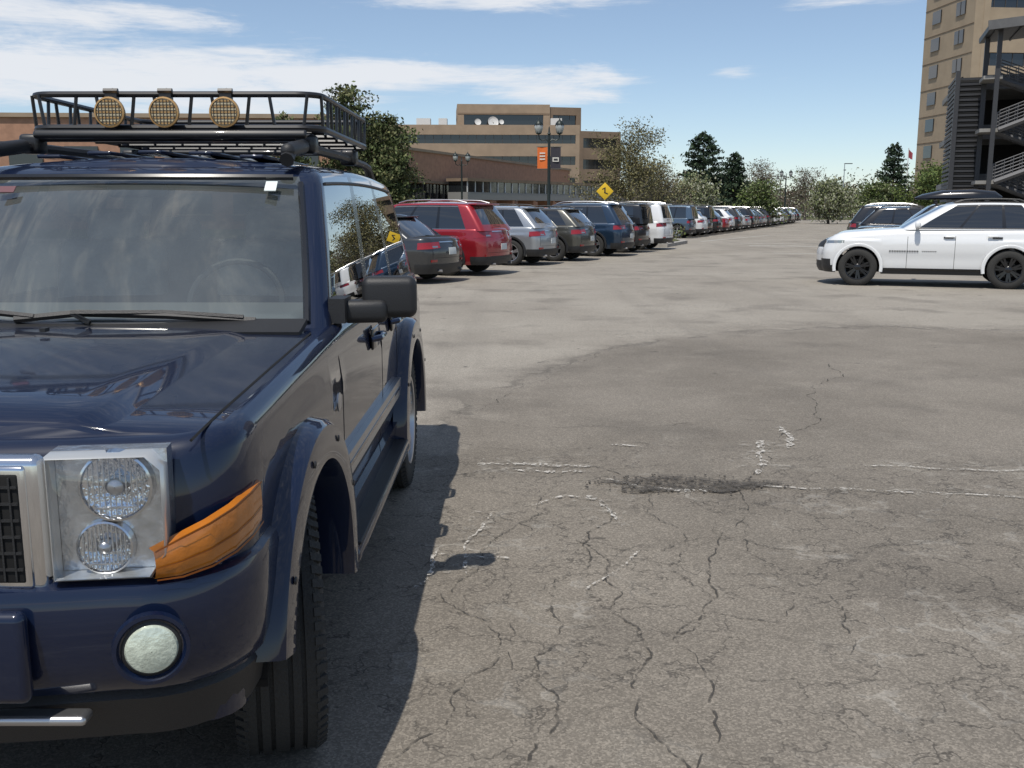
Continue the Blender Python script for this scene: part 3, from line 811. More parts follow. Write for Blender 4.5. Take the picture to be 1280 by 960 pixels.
Wc = [([(-.22, 6.0), (.1, 6.0), (.50, 5.93)], .045), ([(.0, 5.86), (.25, 5.8), (.45, 5.83)], .04), ([(.54, 5.64), (.75, 5.46), (1.18, 5.40)], .045), ([(1.72, 6.65), (1.6, 6.2), (1.48, 5.75)], .045),
      ([(1.98, 7.1), (1.85, 6.4)], .04), ([(.67, 6.52), (.90, 6.47)], .04), ([(.42, 5.3), (.5, 5.1), (.55, 4.75)], .03), ([(1.4, 5.52), (2.0, 5.42), (2.9, 5.22), (4.0, 5.12)], .018), ([(-.1, 5.0), (-.2, 4.6), (-.2, 4.1)], .015),
      ([(2.2, 5.95), (3.2, 5.85), (4.4, 5.5)], .022), ([(-.35, 4.35), (.0, 4.3)], .02), ([(.3, 3.9), (.5, 4.2), (.6, 4.4)], .012), ([(-.35, 4.4), (-.42, 3.9)], .02), ([(.5, 5.2), (.3, 5.3), (.1, 5.1)], .018),
      ([(2.3, 4.2), (2.9, 4.6), (3.6, 4.3)], .010)]
for i, (c, w) in enumerate(Wc): ribbon(mb, c, w, CWH, 4, .07, 50+i, z=.0095+i*.0002)
for i, (c, w) in enumerate([(Wc[0][0], .26), (Wc[2][0], .25), (Wc[3][0], .28), (Wc[6][0], .22), (Wc[8][0], .25), (Wc[9][0], .2), (Wc[7][0], .2), (Wc[4][0], .2), ([(1.2, 12.4), (3.5, 13.8), (7, 12.6), (11, 13)], .5), ([(2, 16.5), (6, 16), (12, 17)], .6)]):
    ribbon(mb, c, w, PALE, 4, .08, 150+i, z=.0075+i*.00018)
mb.obj('white_crack_filler', ang=0)
mb = MB()
r = random.Random(5)
DC = speckle('broken_asphalt', (.06, .053, .045), 20, .36, .66, .85); DCS = mat('asphalt_crumbs', (.10, .09, .08), .95)
g = []
for i in range(9):
    q = i/8; g.append([(1.0+(.50*q)*cos(a)*(1+.25*sin(3*a+1)), 5.52+(.16*q)*sin(a)*(1+.3*sin(5*a)), .0145) for a in [2*pi*k/36 for k in range(36)]])
mb.grid(g, DC, True)
for i in range(170):
    a = r.uniform(0, 2*pi); q = r.random()**.6*1.3; s0 = r.uniform(.003, .009)
    mb.rbox((1.0+.46*q*cos(a), 5.52+.17*q*sin(a), .010+s0*.4), (s0*2, s0*1.6, s0*1.2), s0*.4, DCS, rz=r.uniform(0, 3), n=1)
mb.obj('pothole', ang=0)
LINE = speckle('line_paint_white', (.62, .61, .57), 6, .30, .50, .9)
mb = MB(); k = 0
for bx, by, n in ((-3.6, 22.4, 9), (8.8, 53.9, 28)):
    for i in range(n):
        px, py = bx+i*2.8*.352, by+i*2.8*.936
        dx, dy = AD; l = math.hypot(dx, dy); dx /= l; dy /= l
        a = (px-dx*1.2, py-dy*1.2); b = (px+dx*4.2, py+dy*4.2); nx, ny = -dy*.05, dx*.05
        mb.face([(a[0]+nx, a[1]+ny, .0045), (b[0]+nx, b[1]+ny, .0045), (b[0]-nx, b[1]-ny, .0045), (a[0]-nx, a[1]-ny, .0045)], LINE)
for a, b, w in (((10.5, 44), (22, 41.5), .3), ((10.8, 47), (22.5, 44.5), .15), ((9.5, 50), (16, 62), .1), ((9.6, 36.5), (14.5, 35.2), .12)):
    dd = Vector((b[0]-a[0], b[1]-a[1])).normalized(); nx, ny = -dd.y*w/2, dd.x*w/2
    mb.face([(a[0]+nx, a[1]+ny, .005), (b[0]+nx, b[1]+ny, .005), (b[0]-nx, b[1]-ny, .005), (a[0]-nx, a[1]-ny, .005)], LINE)
mb.obj('parking_line_markings', ang=0)
KERB = mat('kerb_concrete', (.32, .30, .27), .85, var=.15, vs=4)
GRS = mat('dry_grass', (.09, .095, .035), .95, var=.4, vs=3, bump=.5, bs=30)
def slab(name, poly, h, mt, top=None):
    mb = MB(); A = [(x, y, 0) for x, y in poly]; B = [(x, y, h) for x, y in poly]
    mb.grid([A, B], mt, True); mb.face(B, mt)
    if top:
        cx = sum(p[0] for p in poly)/len(poly); cy = sum(p[1] for p in poly)/len(poly)
        mb.face([(cx+(x-cx)*.93, cy+(y-cy)*.93, h+.01) for x, y in poly], top)
    return mb.obj(name, ang=0)
slab('kerb_island', [(-4, 44.5), (6.6, 42.2), (8.3, 47.0), (8.5, 50.5), (-2, 55)], .14, KERB, GRS)
slab('grass_verge', [(-60, 52), (-6, 46), (3.5, 58), (30, 132), (22, 140), (-60, 75)], .13, KERB, GRS)
slab('lawn', [(60, 145), (70, 260), (-10, 300), (-30, 240), (35, 175)], .12, GRS)

# ------------------------------------------------------------------ buildings
TAN = mat('concrete_tan', (.31, .235, .165), .9, var=.08, vs=.6)
TAND = mat('concrete_brown', (.20, .145, .10), .9, var=.1, vs=.6)
BEI = mat('tower_stone', (.33, .26, .18), .9, var=.07, vs=.5)
BRK = mat('brick_red', (.36, .20, .13), .9, var=.12, vs=2)
WIN = mat('office_window_glass', (.015, .017, .02), .08, coat=.8)
FRM = mat('window_frame', (.06, .055, .05), .5)
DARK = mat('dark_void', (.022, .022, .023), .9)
def banded(mb, w, dp, z0, fh, n, sp, wall, mull=1.6, par=1.2, pier=.7, x0=0, y0=0):
    H = z0+fh*n
    mb.box((x0+w/2, y0+dp/2, H/2), (w-.7, dp-.7, H-.02), WIN)
    if z0 > 0: mb.box((x0+w/2, y0+dp/2, z0/2), (w, dp, z0), wall)
    for k in range(n):
        zz = z0+k*fh
        if k or z0 == 0: mb.box((x0+w/2, y0+dp/2, zz+sp/2-.001), (w, dp, sp), wall)
        nm = int(w/mull)
        for i in range(1, nm): mb.box((x0+i*w/nm, y0+.33, zz+sp+(fh-sp)/2), (.08, .08, fh-sp-.01), FRM)
        nm = int(dp/mull)
        for i in range(1, nm):
            for xx in (.33, w-.33): mb.box((x0+xx, y0+i*dp/nm, zz+sp+(fh-sp)/2), (.08, .08, fh-sp-.01), FRM)
    mb.box((x0+w/2, y0+dp/2, H+par/2), (w+.06, dp+.06, par), wall)
    for xx in (pier/2-.02, w-pier/2+.02):
        for yy in (pier/2-.02, dp-pier/2+.02): mb.box((x0+xx, y0+yy, (H-.01)/2), (pier+.03, pier+.03, H-.01), wall)
mb = MB(); mb.M = Matrix.Translation((-26, 178, 0)) @ Matrix.Rotation(radians(2), 4, 'Z')
banded(mb, 38, 34, 3.5, 3.7, 3, 2.2, TAN, par=1.7, mull=1.5)
mb.M = Matrix.Translation((12, 179.3, 0)) @ Matrix.Rotation(radians(20), 4, 'Z')
banded(mb, 8, 24, 3.0, 3.7, 3, 2.0, TAND, par=1.2, mull=1.5)
mb.M = Matrix.Translation((-10, 186, 0)) @ Matrix.Rotation(radians(4), 4, 'Z')
banded(mb, 17, 14, 16.5, 2.4, 1, 1.7, TAN, par=1.7, mull=40, pier=1.2)
mb.box((8.5, -.03, 18.9), (16.9, .1, .3), TAND)
mb.M = Matrix.Translation((6.7, 187.4, 0)) @ Matrix.Rotation(radians(14), 4, 'Z')
banded(mb, 6.3, 14, 16.5, 2.3, 1, 1.5, TAND, par=1.4, mull=2, pier=.9)
mb.M = Matrix.Identity(4)
DISH = mat('dish_white', (.6, .6, .58), .6)
for x_, s0 in ((-3.4, 1.0), (-6.2, .6), (-1.9, .45)):
    mb.lathe([(0, s0), (-.15*s0, s0*.7), (-.25*s0, .01)], (x_, 184.5, 17.3), (.3, -1, .3), DISH, 20); mb.tube([(x_, 185, 14.9), (x_, 184.7, 17.2)], .1, FRM, 5)
for x_, w in ((-16, 2.5), (-12.5, 1.5), (8, 2)): mb.box((x_, 184, 17.2), (w, 2, 1.2), DISH)
mb.obj('office_building', ang=0)
mb = MB(); ang = math.atan2(.94, .34)
mb.M = Matrix.Translation((-17.5, 96, 0)) @ Matrix.Rotation(ang, 4, 'Z')
mb.box((40, 9, 1.4), (80, 18, 2.8), BRK)
mb.box((40, 9.3, 3.7), (79.5, 17.2, 1.85), WIN)
mb.box((40, 9, 6.35), (80.2, 18.2, 3.5), BRK)
mb.box((40, 9, 4.75), (80.6, 18.6, .28), TAND)
mb.box((40, 9, 8.25), (80.6, 18.6, .3), TAN)
for i in range(40): mb.box((1+i*2, -.02, 3.7), (.15, .2, 1.82), FRM)
for i in range(6): mb.box((10+i*14, -.1, 1.2), (3, .1, 2.4), WIN)
mb.obj('brick_office_building', ang=0)
mb = MB(); mb.M = Matrix.Translation((-6.5, 120, 0)) @ Matrix.Rotation(ang-.25, 4, 'Z')
mb.box((20, 0, 3.2), (40, 3, .9), mat('grey_metal_panel', (.22, .22, .21), .6)); mb.box((20, .1, 4.3), (39.8, 2.7, 1.3), WIN); mb.box((20, 0, 5.1), (40.3, 3.2, .35), TAND)
for i in range(9): mb.box((.3+i*4.9, 0, 1.4), (.5, 2.5, 2.75), BRK)
for i in range(26): mb.box((.2+i*1.58, -1.3, 4.3), (.12, .12, 1.28), DISH)
mb.obj('glass_walkway', ang=0)
mb = MB(); mb.M = Matrix.Translation((-70, 72, 0)) @ Matrix.Rotation(radians(3), 4, 'Z')
mb.box((29, 8, 4.1), (58, 16, 8.2), BRK); mb.box((29, 8, 8.35), (58.4, 16.4, .3), TAN)
for k in range(2):
    for i in range(14): mb.box((2.5+i*4, -.02, 2+k*3.4), (2.4, .2, 1.5), WIN); mb.box((2.5+i*4, -.06, 1.2+k*3.4), (2.7, .25, .12), TAN)
mb.obj('brick_building', ang=0)
mb = MB(); mb.M = Matrix.Translation((59.6, 133, 0)) @ Matrix.Rotation(radians(5), 4, 'Z')
fh = 3.62; nF = 17; H_ = nF*fh
mb.box((.6, 6.5, H_/2), (1.2, 13, H_), BEI)
for k in range(nF):
    zz = k*fh+1.5
    mb.box((-.01, 3.4, zz+.85), (.3, 2.2, 1.7), WIN); mb.box((-.17, 3.4, zz+.85), (.06, .1, 1.7), FRM)
    mb.box((-.01, 9.6, zz+.85), (.3, 2.2, 1.7), WIN)
    mb.box((-.03, 6.5, k*fh+.02), (.06, 13, .06), TAND)
mb.M = mb.M @ Matrix.Translation((1.2, .25, 0))
banded(mb, 36, 12.6, 0, fh, nF, 1.95, BEI, mull=1.55, par=1.5, pier=.5)
for i in range(5): mb.box((.4+i*8.5, -.05, H_/2), (.9, .5, H_-.05), BEI)
mb.obj('office_tower', ang=0)
# parking garage with open steel stairs
STL = mat('dark_steel', (.05, .05, .053), .5, .3); STG = mat('garage_grey_panel', (.11, .11, .11), .7, var=.1); CON = mat('garage_concrete', (.26, .25, .23), .9, var=.12, vs=1)
RAIL = mat('grey_rail_steel', (.12, .12, .125), .5, .3)
mb = MB(); mb.M = Matrix.Translation((26.6, 61, 0)) @ Matrix.Rotation(radians(-19), 4, 'Z')
fl = [0.15, 3.1, 6.0, 8.9]
for z in fl: mb.box((10, 6, z), (20, 10, .35), CON)
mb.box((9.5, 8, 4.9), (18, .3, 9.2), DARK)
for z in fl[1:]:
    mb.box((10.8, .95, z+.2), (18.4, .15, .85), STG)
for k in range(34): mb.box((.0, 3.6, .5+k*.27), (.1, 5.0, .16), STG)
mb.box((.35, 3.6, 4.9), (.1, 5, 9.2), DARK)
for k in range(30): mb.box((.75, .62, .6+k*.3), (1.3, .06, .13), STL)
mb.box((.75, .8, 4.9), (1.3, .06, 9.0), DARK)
for xx in (.05, 1.5, 6.6, 10.8): mb.box((xx, .35, 5.9 if xx > 1 else 4.9), (.26, .26, 11.7 if xx > 1 else 9.7), STL)
for xx in (1.9, 6.9, 11.2): mb.box((xx, -2.1, 6.0), (.24, .24, 12.0), STL)
mb.box((6.4, -.4, 12.1), (10.4, 5.4, .28), STL, ry=-.08); mb.box((6.4, -3.15, 12.15), (10.6, .12, .5), STG, ry=-.08)
for xx in range(8): mb.box((1.6+xx*1.3, -.4, 11.62+xx*.10), (.1, 5, .25), STL)
for k in range(3):
    z = .2+k*2.95; hz = 1.475
    for half, (xa, xb, ya_, za, zb2) in enumerate(((2.2, 5.9, -1.5, z, z+hz), (5.9, 2.2, -.4, z+hz, z+2*hz))):
        for yy in (ya_-.5, ya_+.45):
            mb.tube([(xa, yy, za), (xb, yy, zb2)], .15, RAIL, 4)
            for hh in (.3, .5, .7, .9, 1.08): mb.tube([(xa, yy, za+hh), (xb, yy, zb2+hh)], .030, RAIL, 4)
            for i in range(9): t_ = i/8; mb.tube([(lerp(xa, xb, t_), yy, lerp(za, zb2, t_)), (lerp(xa, xb, t_), yy, lerp(za, zb2, t_)+1.08)], .024, RAIL, 4)
        for i in range(9): t_ = (i+.5)/9; mb.box((lerp(xa, xb, t_), ya_, lerp(za, zb2, t_)), (.3, .9, .06), STG)
    mb.box((6.4, -.9, z+hz), (1.2, 2.2, .2), CON); mb.box((1.7, -.9, z+2*hz), (1.0, 2.2, .2), CON)
    for zz in (.3, .5, .7, .9, 1.08):
        mb.tube([(7.0, -1.95, z+hz+zz), (7.0, .2, z+hz+zz)], .03, RAIL, 4)
        mb.tube([(7, -1.9, z+2*hz+zz), (12.5, -1.9, z+2*hz+zz)], .03, RAIL, 4)
    mb.box((9.7, -.9, z+2*hz), (5.6, 2.2, .22), CON)
mb.obj('parking_garage', ang=0)

# ------------------------------------------------------------------ trees
def leafm(n, c, v=.35): return mat('leaf_'+n, c, .7, var=v, vs=1.5, spec=.2)
BARK = mat('bark', (.10, .075, .055), .95, var=.3, vs=6)
BARKG = mat('bark_grey', (.13, .11, .095), .95, var=.3, vs=6)
def quad(mb, c, s0, mt, r):
    a = Vector((r.gauss(0, 1), r.gauss(0, 1), r.gauss(0, 1))).normalized(); b = a.orthogonal().normalized()
    q = Matrix.Rotation(r.uniform(0, 6.28), 3, a) @ b; w = a.cross(q); c = Vector(c); l = s0*r.uniform(.6, 1.3)
    mb.face([c-q*l, c+w*l*.5, c+q*l, c-w*l*.5], mt)
def tree(name, loc, H, W, mats, seed, nl=6500, ls=.13, trunk=.3, low=.18, bark=BARK, clus=.55):
    r = random.Random(seed); mb = MB(); tips = []
    def branch(p, dr, L, rad, lvl):
        pts = [p]; rr_ = [rad]; q = Vector(p); dd = Vector(dr).normalized(); n = 4
        for i in range(n):
            dd = (dd+Vector((r.gauss(0, .16), r.gauss(0, .16), r.gauss(.04, .1)))).normalized(); q = q+dd*L/n
            pts.append(q.copy()); rr_.append(rad*(1-.75*(i+1)/n)+.004)
            if lvl < 3:
                for _ in range(2 if lvl else 3):
                    if r.random() < .85 and (lvl or i >= 0):
                        az = r.uniform(0, 6.28); sp_ = Vector((cos(az)*W/H*2.0, sin(az)*W/H*2.0, r.uniform(.2, .9)))
                        branch(q.copy(), dd*.5+sp_*.8, L*r.uniform(.42, .62), rr_[-1]*.6, lvl+1)
            if lvl >= 1: tips.append(q.copy())
        mb.tube(pts, rr_, bark, 5 if lvl < 2 else 3, caps=False)
    th = H*low
    mb.tube([(0, 0, 0), (r.uniform(-.1, .1), 0, th*.5), (0, 0, th)], [trunk*1.3, trunk, trunk*.9], bark, 8)
    branch(Vector((0, 0, th)), (r.uniform(-.1, .1), r.uniform(-.1, .1), 1), H*.50, trunk*.8, 0)
    for k in range(4):
        az = k*1.57+r.uniform(-.4, .4); branch(Vector((0, 0, th*r.uniform(.7, 1))), (cos(az)*W/H*1.6, sin(az)*W/H*1.6, .8), H*.42, trunk*.5, 1)
    zt = max(t.z for t in tips)
    def g_(): return max(-1.5, min(1.5, r.gauss(0, 1)))
    for i in range(nl):
        t = r.choice(tips); k = (int(t.x*3)+int(t.y*3)+int(t.z*2)) % len(mats)
        mm = mats[k] if r.random() < .75 else r.choice(mats)
        quad(mb, t+Vector((g_(), g_(), g_()*.8))*clus*.5, ls, mm, r)
    sc = H/max(zt, .1)
    mb.v = [(x*sc, y*sc, z*sc) for x, y, z in mb.v]
    return mb.obj(name, ang=0, loc=loc)
def conifer(name, loc, H, W, mats, seed, n=7000, ls=.16, low=.12, irr=.3, pw_=.8, nb=70):
    r = random.Random(seed); mb = MB()
    mb.tube([(0, 0, 0), (.05, 0, H*.5), (0, 0, H*.97)], [H*.025, H*.016, .02], BARK, 7)
    for b in range(nb):
        f = (b+.5)/nb; z = H*(low+(1-low)*f); az = b*2.4+r.uniform(-.4, .4)
        L = W/2*((1-f)**pw_+.06)*r.uniform(1-irr, 1+irr*.6); dz = r.uniform(-.05, .3)*L
        e = Vector((cos(az)*L, sin(az)*L, z+dz)); s_ = Vector((0, 0, z))
        mb.tube([s_, s_.lerp(e, .5)+Vector((0, 0, -.03*L)), e], [.03, .02, .006], BARK, 4, caps=False)
        m_ = mats[b % len(mats)]
        for k in range(int(n/nb*(.35+1.2*(1-f)))):
            t = r.uniform(.22, 1)**.8; c = s_.lerp(e, t)
            c += Vector((r.gauss(0, .11+.04*L), r.gauss(0, .11+.04*L), r.gauss(.0, .10)))
            quad(mb, c, ls, m_ if r.random() < .7 else r.choice(mats), r)
    return mb.obj(name, ang=0, loc=loc)
PINE = [leafm('pine_a', (.095, .12, .045)), leafm('pine_b', (.05, .065, .025)), leafm('pine_c', (.15, .155, .07))]
SPR = [leafm('spruce_a', (.03, .052, .028)), leafm('spruce_b', (.05, .075, .04)), leafm('spruce_c', (.018, .032, .018))]
BUD = [leafm('bud_a', (.15, .135, .06)), leafm('bud_b', (.095, .09, .045)), leafm('bud_c', (.20, .18, .085))]
BLO = [leafm('pale_green_a', (.22, .24, .13), .2), leafm('pale_green_b', (.12, .14, .06), .2), leafm('pale_green_c', (.31, .31, .23), .2)]
GRN = [leafm('green_a', (.11, .15, .04)), leafm('green_b', (.06, .09, .028)), leafm('green_c', (.15, .19, .06))]
TWG = [leafm('twig_a', (.15, .12, .09)), leafm('twig_b', (.10, .08, .06)), leafm('twig_c', (.11, .11, .06))]
conifer('pine_tree', (-6.2, 38, 0), 6.0, 3.6, PINE, 3, n=19000, ls=.075, irr=.4, pw_=.36, nb=110)
conifer('pine_tree', (-4.75, 38.5, 0), 5.0, 3.0, PINE, 4, n=16000, ls=.075, irr=.4, pw_=.36, nb=100)
conifer('pine_tree', (-9.0, 40, 0), 5.2, 2.8, PINE, 5, n=7000, ls=.085, irr=.4, pw_=.45)
tree('deciduous_tree', (7.4, 62, 0), 6.9, 6.4, BUD, 21, nl=13500, ls=.075, trunk=.16, clus=.8, bark=BARKG)
conifer('spruce_tree', (19.0, 100, 0), 8.9, 6.0, SPR, 6, ls=.16, pw_=.5, n=11000, nb=110)
conifer('spruce_tree', (23.0, 104, 0), 7.2, 4.4, SPR, 7, ls=.15, pw_=.5, n=8000, nb=100)
conifer('spruce_tree', (49.3, 130, 0), 9.8, 5.2, SPR, 8, ls=.17, pw_=.5, n=8000, nb=90)
tree('blossoming_tree', (14.4, 78, 0), 4.3, 5.5, BLO, 31, nl=8000, ls=.10, trunk=.12, clus=.8, low=.12)
tree('blossoming_tree', (22.4, 92, 0), 3.9, 5.5, BLO[:2]+GRN[:2], 32, nl=5500, ls=.11, trunk=.12, clus=.8, low=.12)
tree('blossoming_tree', (35.5, 112, 0), 4.6, 5.5, BLO, 34, nl=7500, ls=.13, trunk=.12, clus=.9, low=.12)
tree('green_tree', (46.5, 112, 0), 7.0, 6, GRN, 35, nl=9000, ls=.14, trunk=.15, clus=.9, low=.12)
tree('green_tree', (42.2, 118, 0), 4.6, 6, BLO[:2]+GRN[:2], 36, nl=6000, ls=.14, trunk=.15, clus=.9, low=.12)
tree('bare_tree', (10.6, 74, 0), 5.0, 4.5, TWG+BUD[:1], 37, nl=3500, ls=.08, trunk=.10, clus=.8, low=.12, bark=BARKG)
tree('bare_tree', (33, 135, 0), 8.2, 7, TWG, 41, nl=2600, ls=.12, trunk=.18, bark=BARKG, clus=.9)
tree('bare_tree', (29, 128, 0), 6.8, 6, TWG, 43, nl=2600, ls=.12, trunk=.16, bark=BARKG, clus=.9)
tree('bare_tree', (44, 150, 0), 8.0, 7, TWG, 42, nl=2600, ls=.13, trunk=.18, bark=BARKG, clus=.9)
r = random.Random(77); mb = MB()
MT = TWG+[SPR[1], GRN[1], BUD[1], TWG[0], TWG[1], SPR[0]]
for i in range(170):
    az = radians(r.uniform(-4, 27)); D = r.uniform(170, 330); cx, cy = sin(az)*D, cos(az)*D
    hgt = r.uniform(4.5, 9.0)*D/230; wd = r.uniform(4, 9)*D/230; m_ = r.choice(MT)
    mb.tube([(cx, cy, 0), (cx, cy, hgt*.7)], .15, BARKG, 4)
    sub = [(r.gauss(0, wd*.28), r.gauss(0, wd*.28), hgt*(.5+r.uniform(-.3, .4)), wd*r.uniform(.12, .25)) for _ in range(8)]
    for k in range(230):
        s_ = r.choice(sub)
        quad(mb, (cx+s_[0]+r.gauss(0, s_[3]), cy+s_[1]+r.gauss(0, s_[3]), max(.2, s_[2]+r.gauss(0, s_[3]))), .33*D/230, m_ if r.random() < .8 else r.choice(MT), r)
mb.obj('distant_tree_line', ang=0)
mb = MB()
for i in range(30):
    cx = r.uniform(-3, 8); cy = 46+r.uniform(0, 6)
    for k in range(90): quad(mb, (cx+r.gauss(0, .35), cy+r.gauss(0, .3), .45+r.gauss(0, .2)), .07, r.choice(GRN[:2]+BUD[:1]), r)
mb.obj('shrubs', ang=0)

# ------------------------------------------------------------------ street lamps, sign
LPM = mat('lamp_post_green_black', (.02, .028, .026), .45, .3); LGL = mat('lantern_glass', (.35, .36, .34), .3, coat=.5)
ORG = mat('banner_orange', (.72, .16, .03), .8); NVB = mat('banner_dark', (.04, .035, .045), .8); TXT = mat('banner_print', (.7, .66, .58), .8)
def lamp(loc, H, banner, rz=0):
    mb = MB()
    mb.lathe([(0, .2), (.25, .2), (.35, .13), (.8, .12), (.9, .08), (H*.5, .075), (H-.9, .06)], (0, 0, 0), (0, 0, 1), LPM, 14)
    mb.lathe([(0, .05), (.06, .09), (.12, .05), (.35, .03), (.42, .001)], (0, 0, H-.9), (0, 0, 1), LPM, 12)
    for sd in (-1, 1):
        mb.tube([(0, 0, H-1.25), (sd*.15, 0, H-1.1), (sd*.32, 0, H-1.16), (sd*.47, 0, H-1.08), (sd*.5, 0, H-.86)], .03, LPM, 6)
        mb.lathe([(0, .05), (.05, .13), (.08, .13)], (sd*.5, 0, H-.88), (0, 0, 1), LPM, 12)
        mb.lathe([(0, .12), (.15, .19), (.30, .20), (.38, .17)], (sd*.5, 0, H-.80), (0, 0, 1), LGL, 14)
        mb.lathe([(0, .21), (.05, .20), (.16, .12), (.22, .04), (.32, .02), (.34, .001)], (sd*.5, 0, H-.42), (0, 0, 1), LPM, 14)
        for a in range(6): mb.tube([(sd*.5+.13*cos(a*pi/3), .13*sin(a*pi/3), H-.8), (sd*.5+.205*cos(a*pi/3), .205*sin(a*pi/3), H-.42)], .014, LPM, 4)
    if banner:
        for sd, m_ in ((-1, ORG), (1, NVB)):
            for z in (H-1.45, H-2.5): mb.tube([(0, 0, z), (sd*.60, 0, z)], .018, LPM, 6)
            rw = [[(sd*lerp(.08, .56, i/4), .012*sin(i*1.5+z), z) for i in range(5)] for z in [H-1.47-.25*k for k in range(5)]]
            mb.grid(rw, m_)
            if sd < 0:
                for k in range(3): mb.box((-.32, -.03, H-1.75-k*.14), (.26, .006, .06), TXT)
            else:
                mb.box((.32, -.03, H-2.05), (.30, .006, .2), TXT); mb.box((.32, -.036, H-2.05), (.2, .006, .1), NVB)
    return mb.obj('street_lamp', loc=loc, rz=rz)
lamp((1.78, 48.5, 0), 6.0, True); lamp((-4.0, 80, 0), 6.2, False, .2)
lamp((45.5, 170, 0), 7.5, False); lamp((30, 110, 0), 6, False)
mb = MB(); YEL = mat('sign_yellow', (.75, .48, .02), .6)
mb.tube([(0, 0, 0), (0, 0, 2.95)], .035, SIL, 8)
mb.M = Matrix.Translation((0, -.05, 2.55)) @ Matrix.Rotation(pi/4, 4, 'Y')
mb.rbox((0, 0, 0), (.66, .012, .66), .005, YEL); mb.M = Matrix.Translation((0, -.05, 2.55))
mb.box((0, -.009, .05), (.07, .004, .3), BLK); mb.box((.06, -.010, -.1), (.22, .004, .06), BLK, ry=.4); mb.box((-.06, -.011, .15), (.2, .004, .05), BLK, ry=-.5)
mb.obj('traffic_sign', loc=(5.0, 54, 0))
mb = MB(); mb.tube([(0, 0, 0), (0, 0, 9)], [.12, .06], SIL, 6); mb.box((.6, 0, 9), (1.3, .3, .12), DGR); mb.obj('street_light_mast', loc=(54.5, 165, 0))
mb = MB(); mb.tube([(0, 0, 0), (0, 0, 10)], [.10, .05], DISH, 6); mb.grid([[(.05, 0, 9.8), (.4, .15, 9.5), (.6, 0, 9.3)], [(.05, 0, 8.7), (.4, .15, 8.5), (.6, 0, 8.4)]], mat('flag_red', (.30, .06, .08), .8)); mb.obj('flag_pole', loc=(55, 140, 0))

# ------------------------------------------------------------------ world & sun
sv = Vector((-.22, -.44, 1)).normalized()
sun = bpy.data.lights.new('sun', 'SUN'); sun.energy = 4.0; sun.angle = radians(.53); sun.color = (1, .95, .87)
so = bpy.data.objects.new('sun', sun); scene.collection.objects.link(so); so.rotation_euler = sv.to_track_quat('Z', 'Y').to_euler()
w = bpy.data.worlds.new('World'); scene.world = w; w.use_nodes = True; w.node_tree.nodes.clear(); t = NT(w.node_tree)
try:
    w.cycles.sampling_method = 'MANUAL'; w.cycles.sample_map_resolution = 256
except Exception: pass
sky = t.n('ShaderNodeTexSky', sky_type='NISHITA', sun_disc=False, sun_elevation=math.asin(sv.z), sun_rotation=math.atan2(sv.x, sv.y), air_density=1.0, dust_density=.8, ozone_density=1.3, altitude=1600)
D = t.n('ShaderNodeTexCoord').outputs['Generated']
sx = t.n('ShaderNodeSeparateXYZ', {0: D}); X, Z = sx.outputs[0], sx.outputs[2]
mp = t.n('ShaderNodeMapping', {'Vector': D, 'Scale': (4.2, 4.2, 20.0), 'Rotation': (0, .05, 0)}).outputs[0]
n1 = t.noise(mp, 2.2, 6, .66, .5)[0]
mp2 = t.n('ShaderNodeMapping', {'Vector': D, 'Scale': (3.0, 3.0, 34.0), 'Rotation': (0, .02, 0), 'Location': (3.1, 1.2, .4)}).outputs[0]
n2 = t.noise(mp2, 2.6, 5, .68, .6)[0]
def gauss(v, c, s_):
    q = t.math('DIVIDE', t.math('SUBTRACT', v, c), s_); return t.math('POWER', 2.718, t.math('MULTIPLY', t.math('MULTIPLY', q, q), -1))
bank = t.math('MULTIPLY', gauss(Z, t.math('ADD', .112, t.math('MULTIPLY', X, -.02)), .036), t.ss(X, .0, -.28))
bank2 = t.math('MULTIPLY', gauss(Z, .172, .014), t.math('MULTIPLY', t.ss(X, -.22, -.32), .8))
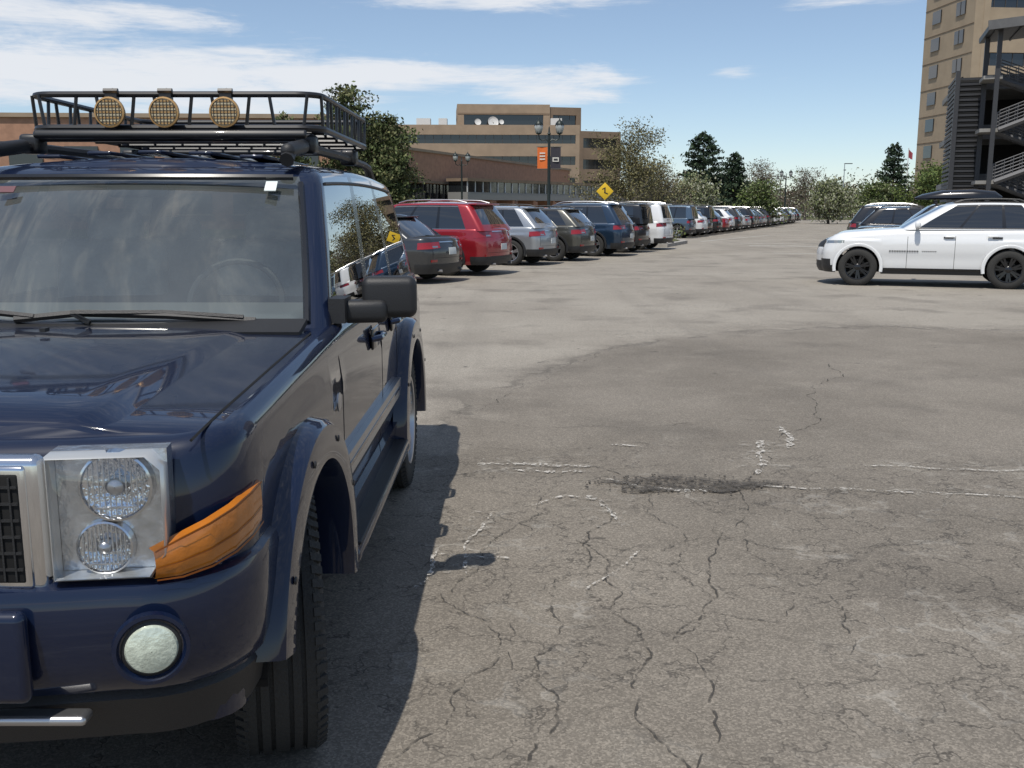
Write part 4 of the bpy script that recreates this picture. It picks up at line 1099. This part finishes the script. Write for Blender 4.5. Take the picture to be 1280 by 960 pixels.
streak = t.math('MULTIPLY', gauss(Z, .128, .013), t.math('MULTIPLY', t.ss(X, -.25, -.12), t.ss(X, .18, .08)))
low = t.math('MULTIPLY', gauss(Z, .108, .009), gauss(X, .06, .09))
top = t.math('MULTIPLY', gauss(Z, .198, .014), t.math('MULTIPLY', t.ss(X, -.20, -.05), t.ss(X, .2, .05)))
right = t.math('MULTIPLY', gauss(Z, .187, .010), gauss(X, .32, .08))
right2 = t.math('MULTIPLY', gauss(Z, .128, .006), gauss(X, .21, .03))
ms = t.math('ADD', t.math('ADD', t.math('MULTIPLY', bank, .50), t.math('MULTIPLY', streak, .42)), t.math('ADD', t.math('MULTIPLY', top, .42), t.math('MULTIPLY', right, .34)))
ms = t.math('ADD', ms, t.math('ADD', t.math('MULTIPLY', bank2, .45), t.math('ADD', t.math('MULTIPLY', low, .40), t.math('MULTIPLY', right2, .34))))
gen = t.ss(Z, .22, .5, 0.0, .20)
v1 = t.math('ADD', t.math('ADD', t.math('MULTIPLY', n1, .70), t.math('MULTIPLY', n2, .52)), t.math('ADD', ms, gen))
cm = t.math('MULTIPLY', t.ss(v1, .75, 1.12), .92)
bg1 = t.n('ShaderNodeBackground', {'Color': sky.outputs[0], 'Strength': .125})
bgh = t.n('ShaderNodeBackground', {'Color': (.62, .76, .92, 1), 'Strength': .80})
hz = t.n('ShaderNodeMixShader', {0: .16, 1: bg1.outputs[0], 2: bgh.outputs[0]})
bg2 = t.n('ShaderNodeBackground', {'Color': (.93, .955, 1, 1), 'Strength': .88})
mx = t.n('ShaderNodeMixShader', {0: cm, 1: hz.outputs[0], 2: bg2.outputs[0]})
t.n('ShaderNodeOutputWorld', {'Surface': mx.outputs[0]})

# ------------------------------------------------------------------ camera
cam = bpy.data.cameras.new('camera'); co = bpy.data.objects.new('camera', cam); scene.collection.objects.link(co)
co.location = (0, 0, 1.58); co.rotation_euler = (radians(90-10.05), 0, 0)
cam.sensor_width = 36; cam.lens = 36*1230/1280; cam.clip_end = 6000; cam.clip_start = .05
scene.camera = co
